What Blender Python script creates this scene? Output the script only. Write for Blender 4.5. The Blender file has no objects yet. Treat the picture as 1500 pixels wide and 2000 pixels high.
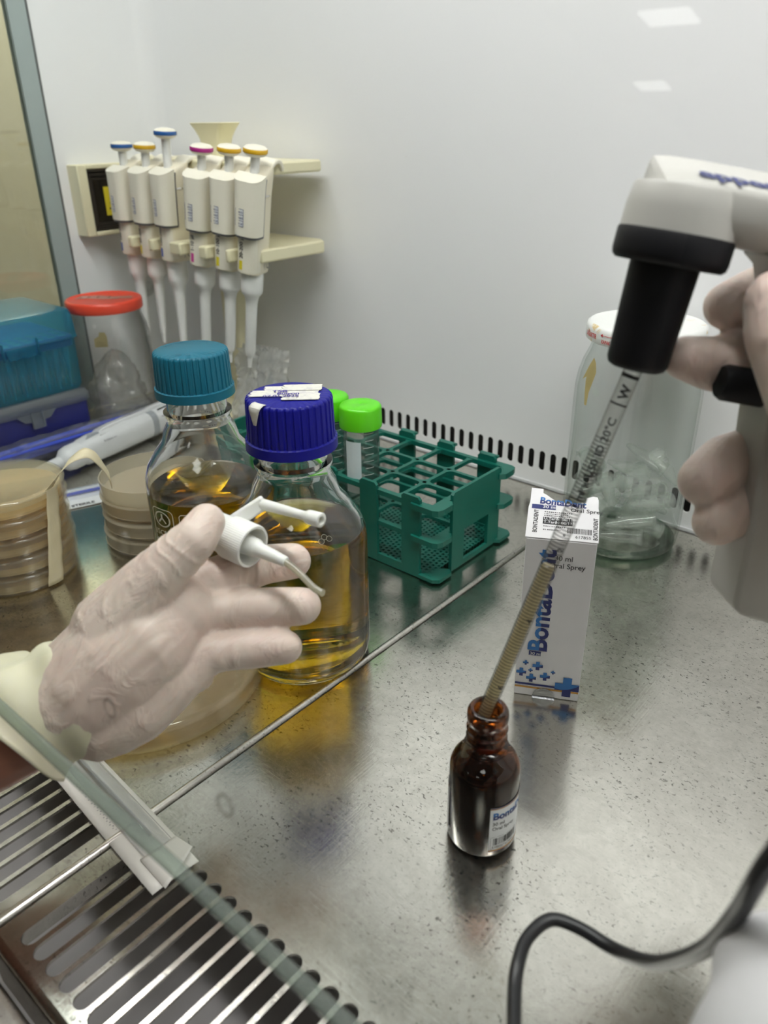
import bpy, bmesh, math, random
from math import sin, cos, pi, radians as RAD, sqrt, atan2
from mathutils import Vector as V, Matrix
random.seed(7)
S = bpy.context.scene
COL = S.collection

# ------------------------------------------------------------------ camera
cam_d = bpy.data.cameras.new('camera'); cam = bpy.data.objects.new('camera', cam_d); COL.objects.link(cam)
CR = V((0.7588, 0.6512, -0.0116)); CU = V((-0.2856, 0.3487, 0.8927)); CF = V((-0.5853, 0.6741, -0.4506))
cam.matrix_world = Matrix(((CR.x, CU.x, -CF.x, 0.2757), (CR.y, CU.y, -CF.y, -0.5958), (CR.z, CU.z, -CF.z, 0.3112), (0, 0, 0, 1)))
cam_d.sensor_fit = 'HORIZONTAL'; cam_d.sensor_width = 36.0; cam_d.lens = 36.0 * 1523.6 / 1500.0
cam_d.clip_start = 0.005
cam_d.dof.use_dof = True; cam_d.dof.focus_distance = 0.47; cam_d.dof.aperture_fstop = 12.5
S.camera = cam
# ------------------------------------------------------------------ world, exposure
W = bpy.data.worlds.new('World'); S.world = W; W.use_nodes = True
W.node_tree.nodes['Background'].inputs[0].default_value = (0.75, 0.72, 0.66, 1)
W.node_tree.nodes['Background'].inputs[1].default_value = 0.10
S.view_settings.view_transform = 'Standard'; S.view_settings.look = 'None'
S.view_settings.exposure = 0.22; S.view_settings.gamma = 1.0; S.view_settings.use_curve_mapping = False
S.cycles.max_bounces = 15; S.cycles.transmission_bounces = 14; S.cycles.transparent_max_bounces = 40
S.cycles.glossy_bounces = 8; S.cycles.diffuse_bounces = 5
S.cycles.sample_clamp_indirect = 6.0; S.cycles.adaptive_threshold = 0.02

LAMP_E = 19.0        # fluorescent tubes in the cabinet roof
PANEL_E = 5.0        # room ceiling panels

# ------------------------------------------------------------------ material helpers
def lin(c):
    if isinstance(c, str):
        c = tuple(int(c[i:i + 2], 16) / 255 for i in (0, 2, 4))
        c = tuple(x / 12.92 if x <= .04045 else ((x + .055) / 1.055) ** 2.4 for x in c)
    return (c[0], c[1], c[2], 1.0)

class NT:
    def __init__(s, name):
        s.m = bpy.data.materials.new(name); s.m.use_nodes = True; s.t = s.m.node_tree
        s.t.nodes.clear(); s.out = s.n('ShaderNodeOutputMaterial')
    def n(s, kind, **kw):
        nd = s.t.nodes.new(kind)
        for k, v in kw.items():
            if k in nd.inputs: nd.inputs[k].default_value = v
            else: setattr(nd, k, v)
        return nd
    def l(s, a, b): s.t.links.new(a, b)
    def coord(s, scale=(1, 1, 1), rot=(0, 0, 0), kind='Object'):
        tc = s.n('ShaderNodeTexCoord'); mp = s.n('ShaderNodeMapping'); mp.inputs['Scale'].default_value = scale; mp.inputs['Rotation'].default_value = rot
        s.l(tc.outputs[kind], mp.inputs['Vector']); return mp.outputs['Vector']
    def noise(s, vec, scale, detail=4, rough=.55, dist=0):
        nz = s.n('ShaderNodeTexNoise', Scale=scale, Detail=detail, Roughness=rough, Distortion=dist); s.l(vec, nz.inputs['Vector']); return nz.outputs['Fac']
    def ramp(s, fac, stops):
        r = s.n('ShaderNodeValToRGB'); e = r.color_ramp.elements
        while len(e) < len(stops): e.new(.5)
        for x, (p, c) in zip(e, stops): x.position = p; x.color = lin(c) if not isinstance(c, (int, float)) else (c, c, c, 1)
        s.l(fac, r.inputs[0]); return r.outputs[0]
    def mix(s, fac, a, b, mode='MIX'):
        m = s.n('ShaderNodeMix', data_type='RGBA', blend_type=mode)
        for v, i in ((fac, 0), (a, 6), (b, 7)):
            if hasattr(v, 'is_output'): s.l(v, m.inputs[i])
            else: m.inputs[i].default_value = v if i == 0 else lin(v)
        return m.outputs[2]
    def bump(s, h, strength, dist=.001, prev=None):
        b = s.n('ShaderNodeBump', Strength=strength, Distance=dist); s.l(h, b.inputs['Height'])
        if prev is not None: s.l(prev, b.inputs['Normal'])
        return b.outputs['Normal']
    def princ(s, color, rough=.5, **kw):
        p = s.n('ShaderNodeBsdfPrincipled')
        for k, v in (('Base Color', color), ('Roughness', rough)) + tuple(kw.items()):
            i = p.inputs[k]
            if hasattr(v, 'is_output'): s.l(v, i)
            elif k == 'Base Color': i.default_value = lin(v)
            else: i.default_value = v
        s.l(p.outputs[0], s.out.inputs[0]); return p

MATS = {}
def plain(name, color, rough=.5, **kw):
    if name in MATS: return MATS[name]
    t = NT(name); vec = t.coord((1, 1, 1)); nz = t.noise(vec, 60, 3)
    c = t.mix(nz, color, tuple(x * .9 for x in lin(color)[:3]))
    t.princ(c, rough, **kw); MATS[name] = t.m; return t.m

def thin(name, tint, edge, refl=.06, rough=.03, edge_pow=.35, haze=0.0, hazecol=(.8, .8, .8)):
    """thin clear plastic or glass sheet: see-through face on, denser and shinier at grazing angles"""
    t = NT(name)
    lw = t.n('ShaderNodeLayerWeight', Blend=edge_pow); l5 = t.n('ShaderNodeLayerWeight', Blend=.5)
    tr = t.n('ShaderNodeBsdfTransparent'); t.l(t.mix(lw.outputs['Facing'], tint, edge), tr.inputs['Color'])
    gl = t.n('ShaderNodeBsdfGlossy', Roughness=rough)
    body = tr.outputs[0]
    if haze > 0:
        df = t.n('ShaderNodeBsdfDiffuse', Color=lin(hazecol)); tl = t.n('ShaderNodeBsdfTranslucent', Color=lin(hazecol))
        a = t.n('ShaderNodeAddShader'); m0 = t.n('ShaderNodeMixShader'); m0.inputs[0].default_value = .5
        t.l(df.outputs[0], m0.inputs[1]); t.l(tl.outputs[0], m0.inputs[2])
        mh = t.n('ShaderNodeMixShader'); mh.inputs[0].default_value = haze
        t.l(tr.outputs[0], mh.inputs[1]); t.l(m0.outputs[0], mh.inputs[2]); body = mh.outputs[0]
    mx = t.n('ShaderNodeMixShader'); pw = t.n('ShaderNodeMath', operation='POWER'); pw.inputs[1].default_value = 5.0; t.l(l5.outputs['Facing'], pw.inputs[0])
    mm = t.n('ShaderNodeMath', operation='MULTIPLY_ADD'); mm.inputs[1].default_value = .7; mm.inputs[2].default_value = refl; t.l(pw.outputs[0], mm.inputs[0]); mm.use_clamp = True
    t.l(mm.outputs[0], mx.inputs[0]); t.l(body, mx.inputs[1]); t.l(gl.outputs[0], mx.inputs[2]); t.l(mx.outputs[0], t.out.inputs[0])
    MATS[name] = t.m; return t.m

def solid_glass(name, color, ior=1.47, rough=0.0, vol=None, dens=0):
    t = NT(name); t.princ(color, rough, **{'Transmission Weight': 1.0, 'IOR': ior})
    if vol:
        a = t.n('ShaderNodeVolumeAbsorption', Color=lin(vol), Density=dens); t.l(a.outputs[0], t.out.inputs['Volume'])
    MATS[name] = t.m; return t.m

def emit(name, color, e):
    t = NT(name); em = t.n('ShaderNodeEmission', Color=lin(color), Strength=e); t.l(em.outputs[0], t.out.inputs[0]); MATS[name] = t.m; return t.m

# ---- materials
def make_steel(name, base, dark, rough=.2, scr=1.0, fine=1.0, rot=0.0):
    t = NT(name)
    big = t.noise(t.coord((1, 1, 1)), 9, 4, .6); med = t.noise(t.coord((1, 1, 1)), 70 * fine, 5, .7, .6)
    spk = t.noise(t.coord((1, 1.5, 1), (0, 0, .6)), 420 * fine, 3, .62, .8)
    med2 = t.noise(t.coord((1, 1, 1), (0, 0, .3)), 190 * fine, 4, .7, 1.0); med3 = t.noise(t.coord((1, 1, 1), (0, 0, 1.1)), 28, 6, .72, 1.5); mm_ = t.mix(.5, t.ramp(med2, [(.40, 0.), (.62, .8)]), t.ramp(med3, [(.42, 0.), (.62, 1.)])); c = t.mix(mm_, base, dark)
    c = t.mix(t.ramp(big, [(.3, 0.), (.75, .55)]), c, dark)
    pits = t.mix(1.0, t.ramp(spk, [(.60, 0.), (.65, .85)]), t.ramp(t.noise(t.coord(), 14, 3), [(.38, .15), (.58, 1.)]), 'MULTIPLY'); c = t.mix(pits, c, (.10, .095, .085))
    h = None; lines = None
    for i, (a, sc) in enumerate(((.35, 1.0), (1.25, .8), (2.3, 1.2), (2.9, .9))):
        nz = t.noise(t.coord((sc * 40, 1900 * sc, 1), (0, 0, a + rot)), 1.0, 2, .5, .15)
        l = t.ramp(nz, [(.66, 0.), (.70, 1.)])
        lines = l if lines is None else t.mix(1.0, lines, l, 'ADD')
    c = t.mix(.25 * scr, c, t.mix(lines, c, (.85, .83, .78)))
    br = t.noise(t.coord((700, 6, 1), (0, 0, rot)), 1.0, 2, .5)
    rr = t.n('ShaderNodeMapRange'); rr.inputs['To Min'].default_value = rough * .75; rr.inputs['To Max'].default_value = rough * 1.5
    t.l(med, rr.inputs['Value'])
    nrm = t.bump(lines, .05 * scr, .0003, t.bump(br, .05, .0005, t.bump(med, .10, .0006)))
    t.princ(c, rr.outputs[0], Metallic=1.0, Normal=nrm)
    MATS[name] = t.m; return t.m
STEEL = make_steel('worn_steel', (.70, .685, .625), (.52, .50, .45), .18)
STEEL_BAR = make_steel('bar_steel', (.62, .60, .56), (.5, .48, .44), .28, .4)
STEEL_FRAME = make_steel('frame_steel', (.50, .46, .43), (.36, .33, .31), .33, .5)
PAN = plain('drain_pan', (.36, .345, .34), .5, Metallic=.2)

t = NT('white_panel'); nz = t.noise(t.coord(), 3.0, 3); sp = t.noise(t.coord(), 55, 2)
c = t.mix(nz, (.80, .80, .81), (.84, .845, .85)); c = t.mix(t.ramp(sp, [(.80, 0.), (.84, .5)]), c, (.55, .50, .45))
t.princ(c, .32, **{'Coat Weight': .15, 'Coat Roughness': .12}); WHITE = t.m
CREAM = None
def stained(name, base, stain, amt=.6, rough=.42, sc=45):
    t = NT(name); n1 = t.noise(t.coord(), sc, 5, .65); n2 = t.noise(t.coord((1, 1, .5)), sc * .35, 3)
    c = t.mix(t.ramp(n2, [(.45, 0.), (.75, .5)]), base, stain)
    c = t.mix(t.ramp(n1, [(.63, 0.), (.72, amt)]), c, tuple(x * .55 for x in lin(stain)[:3]))
    t.princ(c, rough); MATS[name] = t.m; return t.m
PIP_FRONT = stained('ivory_plastic', (.84, .80, .68), (.80, .74, .60), .18)
PIP_BACK = stained('yellowed_plastic', (.80, .74, .59), (.72, .63, .46), .35)
STAND = stained('cream_stand_plastic', (.76, .71, .49), (.72, .67, .46), .05, .38)
WHITEP = plain('white_plastic', (.84, .84, .82), .35)
NOZZLE_W = plain('nozzle_white', (.86, .86, .82), .35, **{'Subsurface Weight': .25, 'Subsurface Radius': (.004, .004, .003), 'Subsurface Scale': 1.0})
BLACK = plain('black_rubber', (.005, .005, .007), .55, **{'Specular IOR Level': .25})
BLACKG = plain('slot_shade_black', (.004, .004, .004), .8)
DARKSEAL = plain('dark_seal', (.10, .10, .11), .4)
INK = plain('black_ink', (.02, .02, .022), .5)
NAVY_INK = plain('navy_ink', (.02, .03, .16), .5)
WHITE_INK = plain('white_ink', (.75, .77, .74), .5)
BLUE_INK = plain('blue_ink', (.03, .17, .47), .5)
ORANGE_INK = plain('orange_ink', (.55, .27, .04), .5)
RED_INK = plain('red_ink', (.65, .03, .04), .5)
PURPLE_INK = plain('purple_ink', (.06, .04, .28), .5)
GREY_INK = plain('grey_ink', (.20, .20, .21), .6)
YEL_INK = plain('yellow_ink', (.82, .68, .03), .45)
MAG_INK = plain('magenta_ink', (.66, .08, .35), .45)
BLU_BAR = plain('blue_bar_ink', (.03, .10, .50), .45)
BTN_BLUE = plain('button_blue', (.02, .11, .36), .25); BTN_YEL = plain('button_yellow', (.72, .42, .02), .25); BTN_MAG = plain('button_magenta', (.45, .03, .25), .25)
CHROME = plain('chrome', (.65, .65, .66), .18, Metallic=1.0)
RACK = plain('rack_green', (.003, .125, .09), .36)
LIME = plain('lime_cap', (.13, .72, .01), .32, **{'Subsurface Weight': .12, 'Subsurface Radius': (.003, .004, .001)})
TEALCAP = plain('teal_cap', (.006, .14, .22), .42, **{'Specular IOR Level': .3})
BLUECAP = plain('blue_cap', (.003, .004, .24), .40, **{'Specular IOR Level': .28})
CARD = plain('white_card', (.80, .79, .80), .45)
CARD_IN = plain('grey_card', (.45, .43, .38), .7)
RED_LID = plain('red_lid', (.78, .07, .035), .28)
GUN = plain('gun_plastic', (.53, .52, .48), .4)
COAT = plain('coat_cloth', (.66, .65, .66), .85)
BOXNAVY = plain('navy_plastic', (.012, .018, .16), .35)
EPIP = plain('grey_white_plastic', (.66, .67, .68), .35); EPIPG = plain('grey_grip', (.33, .35, .37), .45)
LOOPB = plain('loop_blue', (.03, .07, .55), .3)
CABLE = plain('cable_black', (.012, .012, .014), .38)
LABELW = plain('label_white', (.78, .79, .80), .4)
PAPER = plain('pouch_paper', (.74, .72, .66), .75)
TAPE_T = None
t = NT('masking_tape'); wv = t.n('ShaderNodeTexNoise', Scale=400.0); t.l(t.coord((1, 1, .2)), wv.inputs['Vector'])
p = t.princ((.72, .63, .43), .6, Normal=t.bump(wv.outputs['Fac'], .3, .0005), **{'Subsurface Weight': .2, 'Subsurface Radius': (.003, .003, .002)}); MASK = t.m
t = NT('scribbled_tape'); nz = t.noise(t.coord(), 220, 4, .6); c = t.mix(t.ramp(nz, [(.5, 0.), (.62, .6)]), (.70, .68, .62), (.52, .50, .52)); t.princ(c, .55); OLDTAPE = t.m
t = NT('stained_lid'); n1 = t.noise(t.coord(), 48, 5, .7, 1.2); r1 = t.ramp(n1, [(.56, 0.), (.60, 1.), (.66, 1.), (.70, 0.)])
c = t.mix(r1, (.82, .83, .80), (.70, .52, .22)); n3 = t.noise(t.coord(), 15, 3); c = t.mix(t.ramp(n3, [(.45, 0.), (.5, 1.)]), (.82, .83, .80), c); t.princ(c, .35); STLID = t.m
t = NT('latex_glove'); n1 = t.noise(t.coord(), 32, 4, .6); n2 = t.noise(t.coord(), 140, 4, .6)
c = t.mix(t.ramp(n1, [(.35, 0.), (.68, 1.)]), (.66, .52, .46), (.72, .60, .52)); c = t.mix(t.ramp(n2, [(.58, 0.), (.78, .4)]), c, (.80, .72, .60))
w1 = t.noise(t.coord((140, 34, 60), (.5, .9, .3)), 1.0, 3, .5, .8); w2 = t.noise(t.coord((30, 120, 45), (.2, .4, 1.0)), 1.0, 2, .5, .6)
nr = t.bump(t.ramp(w1, [(.48, 0.), (.66, 1.)]), .30, .0018, t.bump(w2, .22, .0016))
t.princ(c, .42, Normal=nr, **{'Subsurface Weight': .22, 'Subsurface Radius': (.006, .003, .002), 'Subsurface Scale': .8}); GLOVE = t.m
CUFF = plain('glove_cuff_latex', (.74, .70, .52), .5, **{'Subsurface Weight': .3, 'Subsurface Radius': (.004, .004, .002)})
t = NT('skin'); n1 = t.noise(t.coord(), 90, 4); t.princ(t.mix(n1, (.26, .105, .065), (.33, .145, .09)), .5, Normal=t.bump(n1, .2, .001), **{'Subsurface Weight': .1, 'Subsurface Radius': (.006, .002, .001)}); SKIN = t.m

SASH = thin('sash_glass', (.975, .982, .975), (.80, .88, .83), .035, .005)
SASH_EDGE = thin('sash_edge', (.78, .84, .80), (.55, .63, .58), .06, .25, haze=.25, hazecol=(.60, .64, .60))
SIDEGL = thin('side_window_glass', (.90, .92, .88), (.7, .75, .7), .06, .01)
CLEARP = thin('clear_plastic', (.96, .96, .95), (.75, .76, .74), .07, .05, .42)
DISH = thin('dish_plastic', (.98, .975, .96), (.91, .88, .81), .04, .08, .3, .09, (.92, .86, .72))
FROST = thin('frosted_plastic', (.94, .92, .87), (.80, .76, .68), .05, .25, .4, .42, (.90, .84, .71))
JARGL = thin('jar_glass', (.995, .997, .995), (.84, .89, .86), .03, .02, .2)
JARGL2 = thin('jar_glass_clear', (.97, .97, .965), (.60, .61, .60), .05, .02, .30)
MICRO = thin("microtube_plastic", (.975, .985, .975), (.82, .86, .83), .08, .06, .4, .15, (.96, .98, .96))
FILM = thin('bag_film', (.95, .955, .96), (.8, .82, .85), .10, .14, .4, .10, (.85, .87, .9))
HAZEBAG = thin('hazy_bag', (.95, .95, .94), (.84, .84, .84), .07, .16, .35, .26, (.92, .92, .91))
TEALP = thin('teal_translucent', (.30, .74, .86), (.10, .48, .62), .04, .22, .3, .30, (.04, .42, .62))
LIPP = thin('clear_lip', (.62, .67, .72), (.40, .45, .5), .07, .2, .4, .30, (.55, .6, .63))
AGAR = thin('agar', (.94, .83, .56), (.90, .76, .50), .03, .1, .4, .70, (.96, .81, .50))
AGAR2 = thin('agar_pale', (.94, .85, .62), (.88, .74, .50), .03, .1, .4, .50, (.92, .78, .50))
OUTLETC = thin('smoked_cover', (.16, .13, .10), (.05, .045, .04), .05, .08, .4, .15, (.10, .08, .06))
TUBEP = thin('tube_plastic', (.88, .92, .91), (.50, .58, .56), .07, .06, .45, .06, (.8, .88, .86))
PIPG = thin('pipette_glass', (.97, .97, .96), (.45, .45, .44), .06, .02, .3)
PIPLIQ = thin('pipette_liquid', (.90, .84, .66), (.66, .58, .40), .05, .05, .35, .45, (.72, .64, .44))
DIPT = thin('dip_tube', (.86, .84, .74), (.55, .52, .42), .10, .12, .4, .35, (.82, .79, .66))
BOTGL = solid_glass('borosilicate_glass', (.985, .99, .985))
AMBGL = solid_glass('amber_glass', (.27, .070, .009), 1.5)
BROTH = solid_glass('amber_broth', (1, 1, 1), 1.335, 0, (.945, .868, .02), 78)
BROTH2 = solid_glass('amber_broth_pale', (1, 1, 1), 1.335, 0, (.935, .845, .05), 78)
DARKLIQ = plain('dark_liquid', (.010, .004, .002), .05)

# ------------------------------------------------------------------ geometry helpers
class MB:
    def __init__(s): s.v = []; s.f = []
    def add(s, vs, fs):
        o = len(s.v); s.v += [tuple(x) for x in vs]; s.f += [tuple(i + o for i in f) for f in fs]; return s
    def box(s, a, b, M=None):
        x0, y0, z0 = a; x1, y1, z1 = b
        vs = [(x0, y0, z0), (x1, y0, z0), (x1, y1, z0), (x0, y1, z0), (x0, y0, z1), (x1, y0, z1), (x1, y1, z1), (x0, y1, z1)]
        if M: vs = [M @ V(v) for v in vs]
        return s.add(vs, [(3, 2, 1, 0), (4, 5, 6, 7), (0, 1, 5, 4), (1, 2, 6, 5), (2, 3, 7, 6), (3, 0, 4, 7)])
    def lathe(s, prof, seg=48, M=None, a0=0, a1=2 * pi, mod=None, closed=False):
        full = abs(a1 - a0 - 2 * pi) < 1e-6; n = seg if full else seg + 1; vs = []; fs = []
        for k, (r, z) in enumerate(prof):
            for i in range(n):
                a = a0 + (a1 - a0) * i / seg; rr = r if mod is None else mod(r, z, a, k)
                p = V((rr * cos(a), rr * sin(a), z)); vs.append(M @ p if M else p)
        m = len(prof)
        for k in range(m if closed else m - 1):
            k2 = (k + 1) % m
            for i in range(n if full else n - 1):
                j = (i + 1) % n; fs.append((k * n + i, k * n + j, k2 * n + j, k2 * n + i))
        o = s.add(vs, fs)
        if full and not closed:
            b = len(s.v) - len(vs)
            if prof[0][0] > 1e-7: s.f.append(tuple(b + i for i in range(n))[::-1])
            if prof[-1][0] > 1e-7: s.f.append(tuple(b + (m - 1) * n + i for i in range(n)))
        return s
    def tube(s, pts, rad, seg=12, cap=True, flat=None):
        pts = [V(p) for p in pts]; n = len(pts); R = rad if isinstance(rad, (list, tuple)) else [rad] * n
        t0 = (pts[1] - pts[0]).normalized(); up = V((0, 0, 1)) if abs(t0.z) < .9 else V((1, 0, 0)); a = t0.cross(up).normalized(); vs = []; fs = []
        for i, p in enumerate(pts):
            t = (pts[min(i + 1, n - 1)] - pts[max(i - 1, 0)]).normalized(); a = (a - t * a.dot(t)).normalized(); b = t.cross(a)
            for k in range(seg):
                q = 2 * pi * k / seg; vs.append(p + (a * cos(q) + b * sin(q) * (flat or 1)) * R[i])
        for i in range(n - 1):
            for k in range(seg):
                j = (k + 1) % seg; fs.append((i * seg + k, i * seg + j, (i + 1) * seg + j, (i + 1) * seg + k))
        if cap: fs.append(tuple(range(seg))[::-1]); fs.append(tuple((n - 1) * seg + k for k in range(seg)))
        return s.add(vs, fs)
    def prism(s, outline, fn, h0, h1):
        """outline: 2-D ccw polygon; fn(x,y,h)->3-D"""
        n = len(outline); vs = [fn(x, y, h0) for x, y in outline] + [fn(x, y, h1) for x, y in outline]
        fs = [tuple(range(n))[::-1], tuple(range(n, 2 * n))] + [(i, (i + 1) % n, n + (i + 1) % n, n + i) for i in range(n)]
        return s.add(vs, fs)
    def loft(s, rings, cap=True):
        n = len(rings[0]); vs = [p for r in rings for p in r]; fs = []
        for k in range(len(rings) - 1):
            for i in range(n):
                j = (i + 1) % n; fs.append((k * n + i, k * n + j, (k + 1) * n + j, (k + 1) * n + i))
        if cap: fs.append(tuple(range(n))[::-1]); fs.append(tuple((len(rings) - 1) * n + i for i in range(n)))
        return s.add(vs, fs)
    def grid(s, nx, ny, fn):
        vs = [fn(i / nx, j / ny) for j in range(ny + 1) for i in range(nx + 1)]
        return s.add(vs, [(j * (nx + 1) + i, j * (nx + 1) + i + 1, (j + 1) * (nx + 1) + i + 1, (j + 1) * (nx + 1) + i) for j in range(ny) for i in range(nx)])
    def sphere(s, c, r, nu=16, nv=10, sc=(1, 1, 1)):
        prof = [(r * sin(pi * k / nv), -r * cos(pi * k / nv)) for k in range(nv + 1)]
        return s.lathe(prof, nu, Matrix.Translation(c) @ Matrix.Diagonal((*sc, 1)))

def rrect(w, d, r, n=4, cx=0, cy=0):
    pts = []
    for qx, qy, a in ((1, 1, 0), (-1, 1, pi / 2), (-1, -1, pi), (1, -1, 3 * pi / 2)):
        for i in range(n + 1):
            t = a + pi / 2 * i / n; pts.append((cx + qx * (w / 2 - r) + r * cos(t), cy + qy * (d / 2 - r) + r * sin(t)))
    return pts

WM = {}
def obj(name, mb, mat, parent=None, world=False, smooth=True, angle=35, bevel=0, solid=0, sub=0, recalc=False):
    me = bpy.data.meshes.new(name); me.from_pydata([tuple(v) for v in mb.v], [], mb.f)
    if recalc:
        bm = bmesh.new(); bm.from_mesh(me); bmesh.ops.remove_doubles(bm, verts=bm.verts, dist=1e-6); bmesh.ops.recalc_face_normals(bm, faces=bm.faces); bm.to_mesh(me); bm.free()
    me.update()
    if smooth:
        me.shade_smooth(); me.set_sharp_from_angle(angle=RAD(angle))
    o = bpy.data.objects.new(name, me); COL.objects.link(o)
    me.materials.append(mat)
    if name in PRINTS: o['kind'] = 'stuff'
    if parent is not None:
        o.parent = parent
        if world: o.matrix_parent_inverse = WM.get(parent.name, Matrix()).inverted(); WM[o.name] = Matrix()
        else: WM[o.name] = WM.get(parent.name, Matrix())
    else: WM[o.name] = Matrix()
    if bevel:
        b = o.modifiers.new('bevel', 'BEVEL'); b.width = bevel; b.segments = 2; b.limit_method = 'ANGLE'; b.angle_limit = RAD(40)
    if solid:
        b = o.modifiers.new('solid', 'SOLIDIFY'); b.thickness = solid; b.offset = 0
    if sub:
        b = o.modifiers.new('sub', 'SUBSURF'); b.levels = sub; b.render_levels = sub
    return o
def tag(o, label, cat, group=None, kind=None):
    if label: o['label'] = label
    if cat: o['category'] = cat
    if group: o['group'] = group
    if kind: o['kind'] = kind
    return o
def thing(name, label, cat, loc=(0, 0, 0), rot=(0, 0, 0), group=None):
    o = bpy.data.objects.new(name, None); COL.objects.link(o); o.empty_display_size = .01
    M = Matrix.Translation(loc) @ (rot.to_matrix().to_4x4() if hasattr(rot, 'to_matrix') else rot if isinstance(rot, Matrix) else (Matrix.Rotation(rot[2], 4, 'Z') @ Matrix.Rotation(rot[1], 4, 'Y') @ Matrix.Rotation(rot[0], 4, 'X')))
    o.matrix_world = M; WM[o.name] = M.copy()
    return tag(o, label, cat, group)
def copy_tree(o, parent=None):
    c = o.copy(); COL.objects.link(c)
    if parent is not None: c.parent = parent; c.matrix_parent_inverse = o.matrix_parent_inverse.copy()
    for ch in list(o.children): copy_tree(ch, c)
    return c
def struct(o): o['kind'] = 'structure'; return o

_tc = {}
def text2d(s, size, bold=0.0, align='LEFT', sx=1.0):
    k = (s, bold, align)
    if k not in _tc:
        cu = bpy.data.curves.new('lettering', 'FONT'); cu.body = s; cu.size = 1.0; cu.offset = bold; cu.align_x = align; cu.resolution_u = 3
        o = bpy.data.objects.new('lettering', cu); COL.objects.link(o)
        dg = bpy.context.evaluated_depsgraph_get(); me = bpy.data.meshes.new_from_object(o.evaluated_get(dg))
        _tc[k] = ([(v.co.x, v.co.y) for v in me.vertices], [tuple(p.vertices) for p in me.polygons])
        bpy.data.objects.remove(o); bpy.data.curves.remove(cu); bpy.data.meshes.remove(me)
    vs, fs = _tc[k]
    return [(x * size * sx, y * size) for x, y in vs], fs
PRINTS = ('raised_lettering', 'pipette_print', 'moulded_numbers', 'label_print_black', 'label_print_gold', 'label_print_edge', 'moulded_marks')
def put_text(mb, s, size, fn, bold=0.0, align='LEFT', rot=0.0, at=(0, 0), sx=1.0):
    vs, fs = text2d(s, size, bold, align, sx); c, q = cos(rot), sin(rot)
    mb.add([fn(at[0] + x * c - y * q, at[1] + x * q + y * c) for x, y in vs], fs); return mb
def rect2(mb, x0, y0, x1, y1, fn, nx=1, ny=1):
    return mb.grid(nx, ny, lambda a, b: fn(x0 + (x1 - x0) * a, y0 + (y1 - y0) * b))
def poly2(mb, pts, fn): return mb.add([fn(x, y) for x, y in pts], [tuple(range(len(pts)))])
def spline(pts, n=8):
    P = [V(p) for p in pts]; out = []
    for i in range(len(P) - 1):
        p0 = P[max(i - 1, 0)]; p1 = P[i]; p2 = P[i + 1]; p3 = P[min(i + 2, len(P) - 1)]
        for k in range(n):
            t = k / n; out.append(.5 * ((2 * p1) + (p2 - p0) * t + (2 * p0 - 5 * p1 + 4 * p2 - p3) * t * t + (3 * p1 - p0 - 3 * p2 + p3) * t ** 3))
    return out + [P[-1]]
def frame_z(p, d):
    """matrix whose local z runs along d from p"""
    d = V(d).normalized(); return Matrix.Translation(p) @ d.to_track_quat('Z', 'Y').to_matrix().to_4x4()

def slot_cell(mb, x0, x1, y0, y1, cx, ya, yb, w, fn, depth):
    """a rectangle x0..x1, y0..y1 with a stadium hole (half width w, from ya to yb) and inner walls of the given depth"""
    hole = []; outer = []
    N = 8
    for i in range(N + 1):
        a = pi * i / N; hole.append((cx + w * cos(a), yb - w + w * sin(a)))
        if i <= 2: outer.append((x1, (yb - w) + (y1 - yb + w) * i / 2))
        elif i <= 6: outer.append((x1 + (x0 - x1) * (i - 2) / 4, y1))
        else: outer.append((x0, y1 + ((yb - w) - y1) * (i - 6) / 2))
    for i in range(N + 1):
        a = pi + pi * i / N; hole.append((cx + w * cos(a), ya + w + w * sin(a)))
        if i <= 2: outer.append((x0, (ya + w) + (y0 - ya - w) * i / 2))
        elif i <= 6: outer.append((x0 + (x1 - x0) * (i - 2) / 4, y0))
        else: outer.append((x1, y0 + ((ya + w) - y0) * (i - 6) / 2))
    n = len(hole)
    vs = [fn(x, y, 0) for x, y in outer] + [fn(x, y, 0) for x, y in hole] + [fn(x, y, depth) for x, y in hole]
    fs = []
    for i in range(n):
        j = (i + 1) % n; fs.append((i, j, n + j, n + i)); fs.append((n + i, n + j, 2 * n + j, 2 * n + i))
    mb.add(vs, fs)

# ================================================================== SETTING
YW = 0.004; XL = -0.588; XR = 0.62; ZT = 0.84
# back wall with its row of air slots
mb = MB(); fw_ = lambda x, z, d: (x, YW + d, z)
P = 0.01142; k0 = -30; xs = -0.2332
for k in range(k0, 72):
    cx = xs + k * P
    slot_cell(mb, cx - P / 2, cx + P / 2, 0.008, 0.045, cx, .0164, .0354, .0030, fw_, .0008)
xa, xb = xs + (k0 - .5) * P, xs + 71.5 * P
rect2(mb, xa, -.002, xb, .008, lambda x, y: (x, YW, y), 1, 1)
RC = .02
rect2(mb, xa, .045, xb, ZT, lambda x, y: (x, YW, y), 4, 4)
rect2(mb, XL + RC, -.002, xa, ZT, lambda x, y: (x, YW, y), 1, 1)
mb.grid(8, 1, lambda a, b: (XL + RC - RC * sin(a * pi / 2), YW - RC + RC * cos(a * pi / 2), -.002 + (ZT + .002) * b))
struct(obj('wall_back', mb, WHITE))
mb = MB().box((XL, YW + .03, -.01), (XR, YW + .034, .06)); struct(obj('slot_shade_sheet', mb, BLACKG))  # black sheet, the darkness behind the air slots put into its colour
mb = MB().box((XL, YW - .0016, 0.0), (XR, YW - .0001, .0028)); struct(obj('baseboard_back', mb, WHITE))
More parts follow.
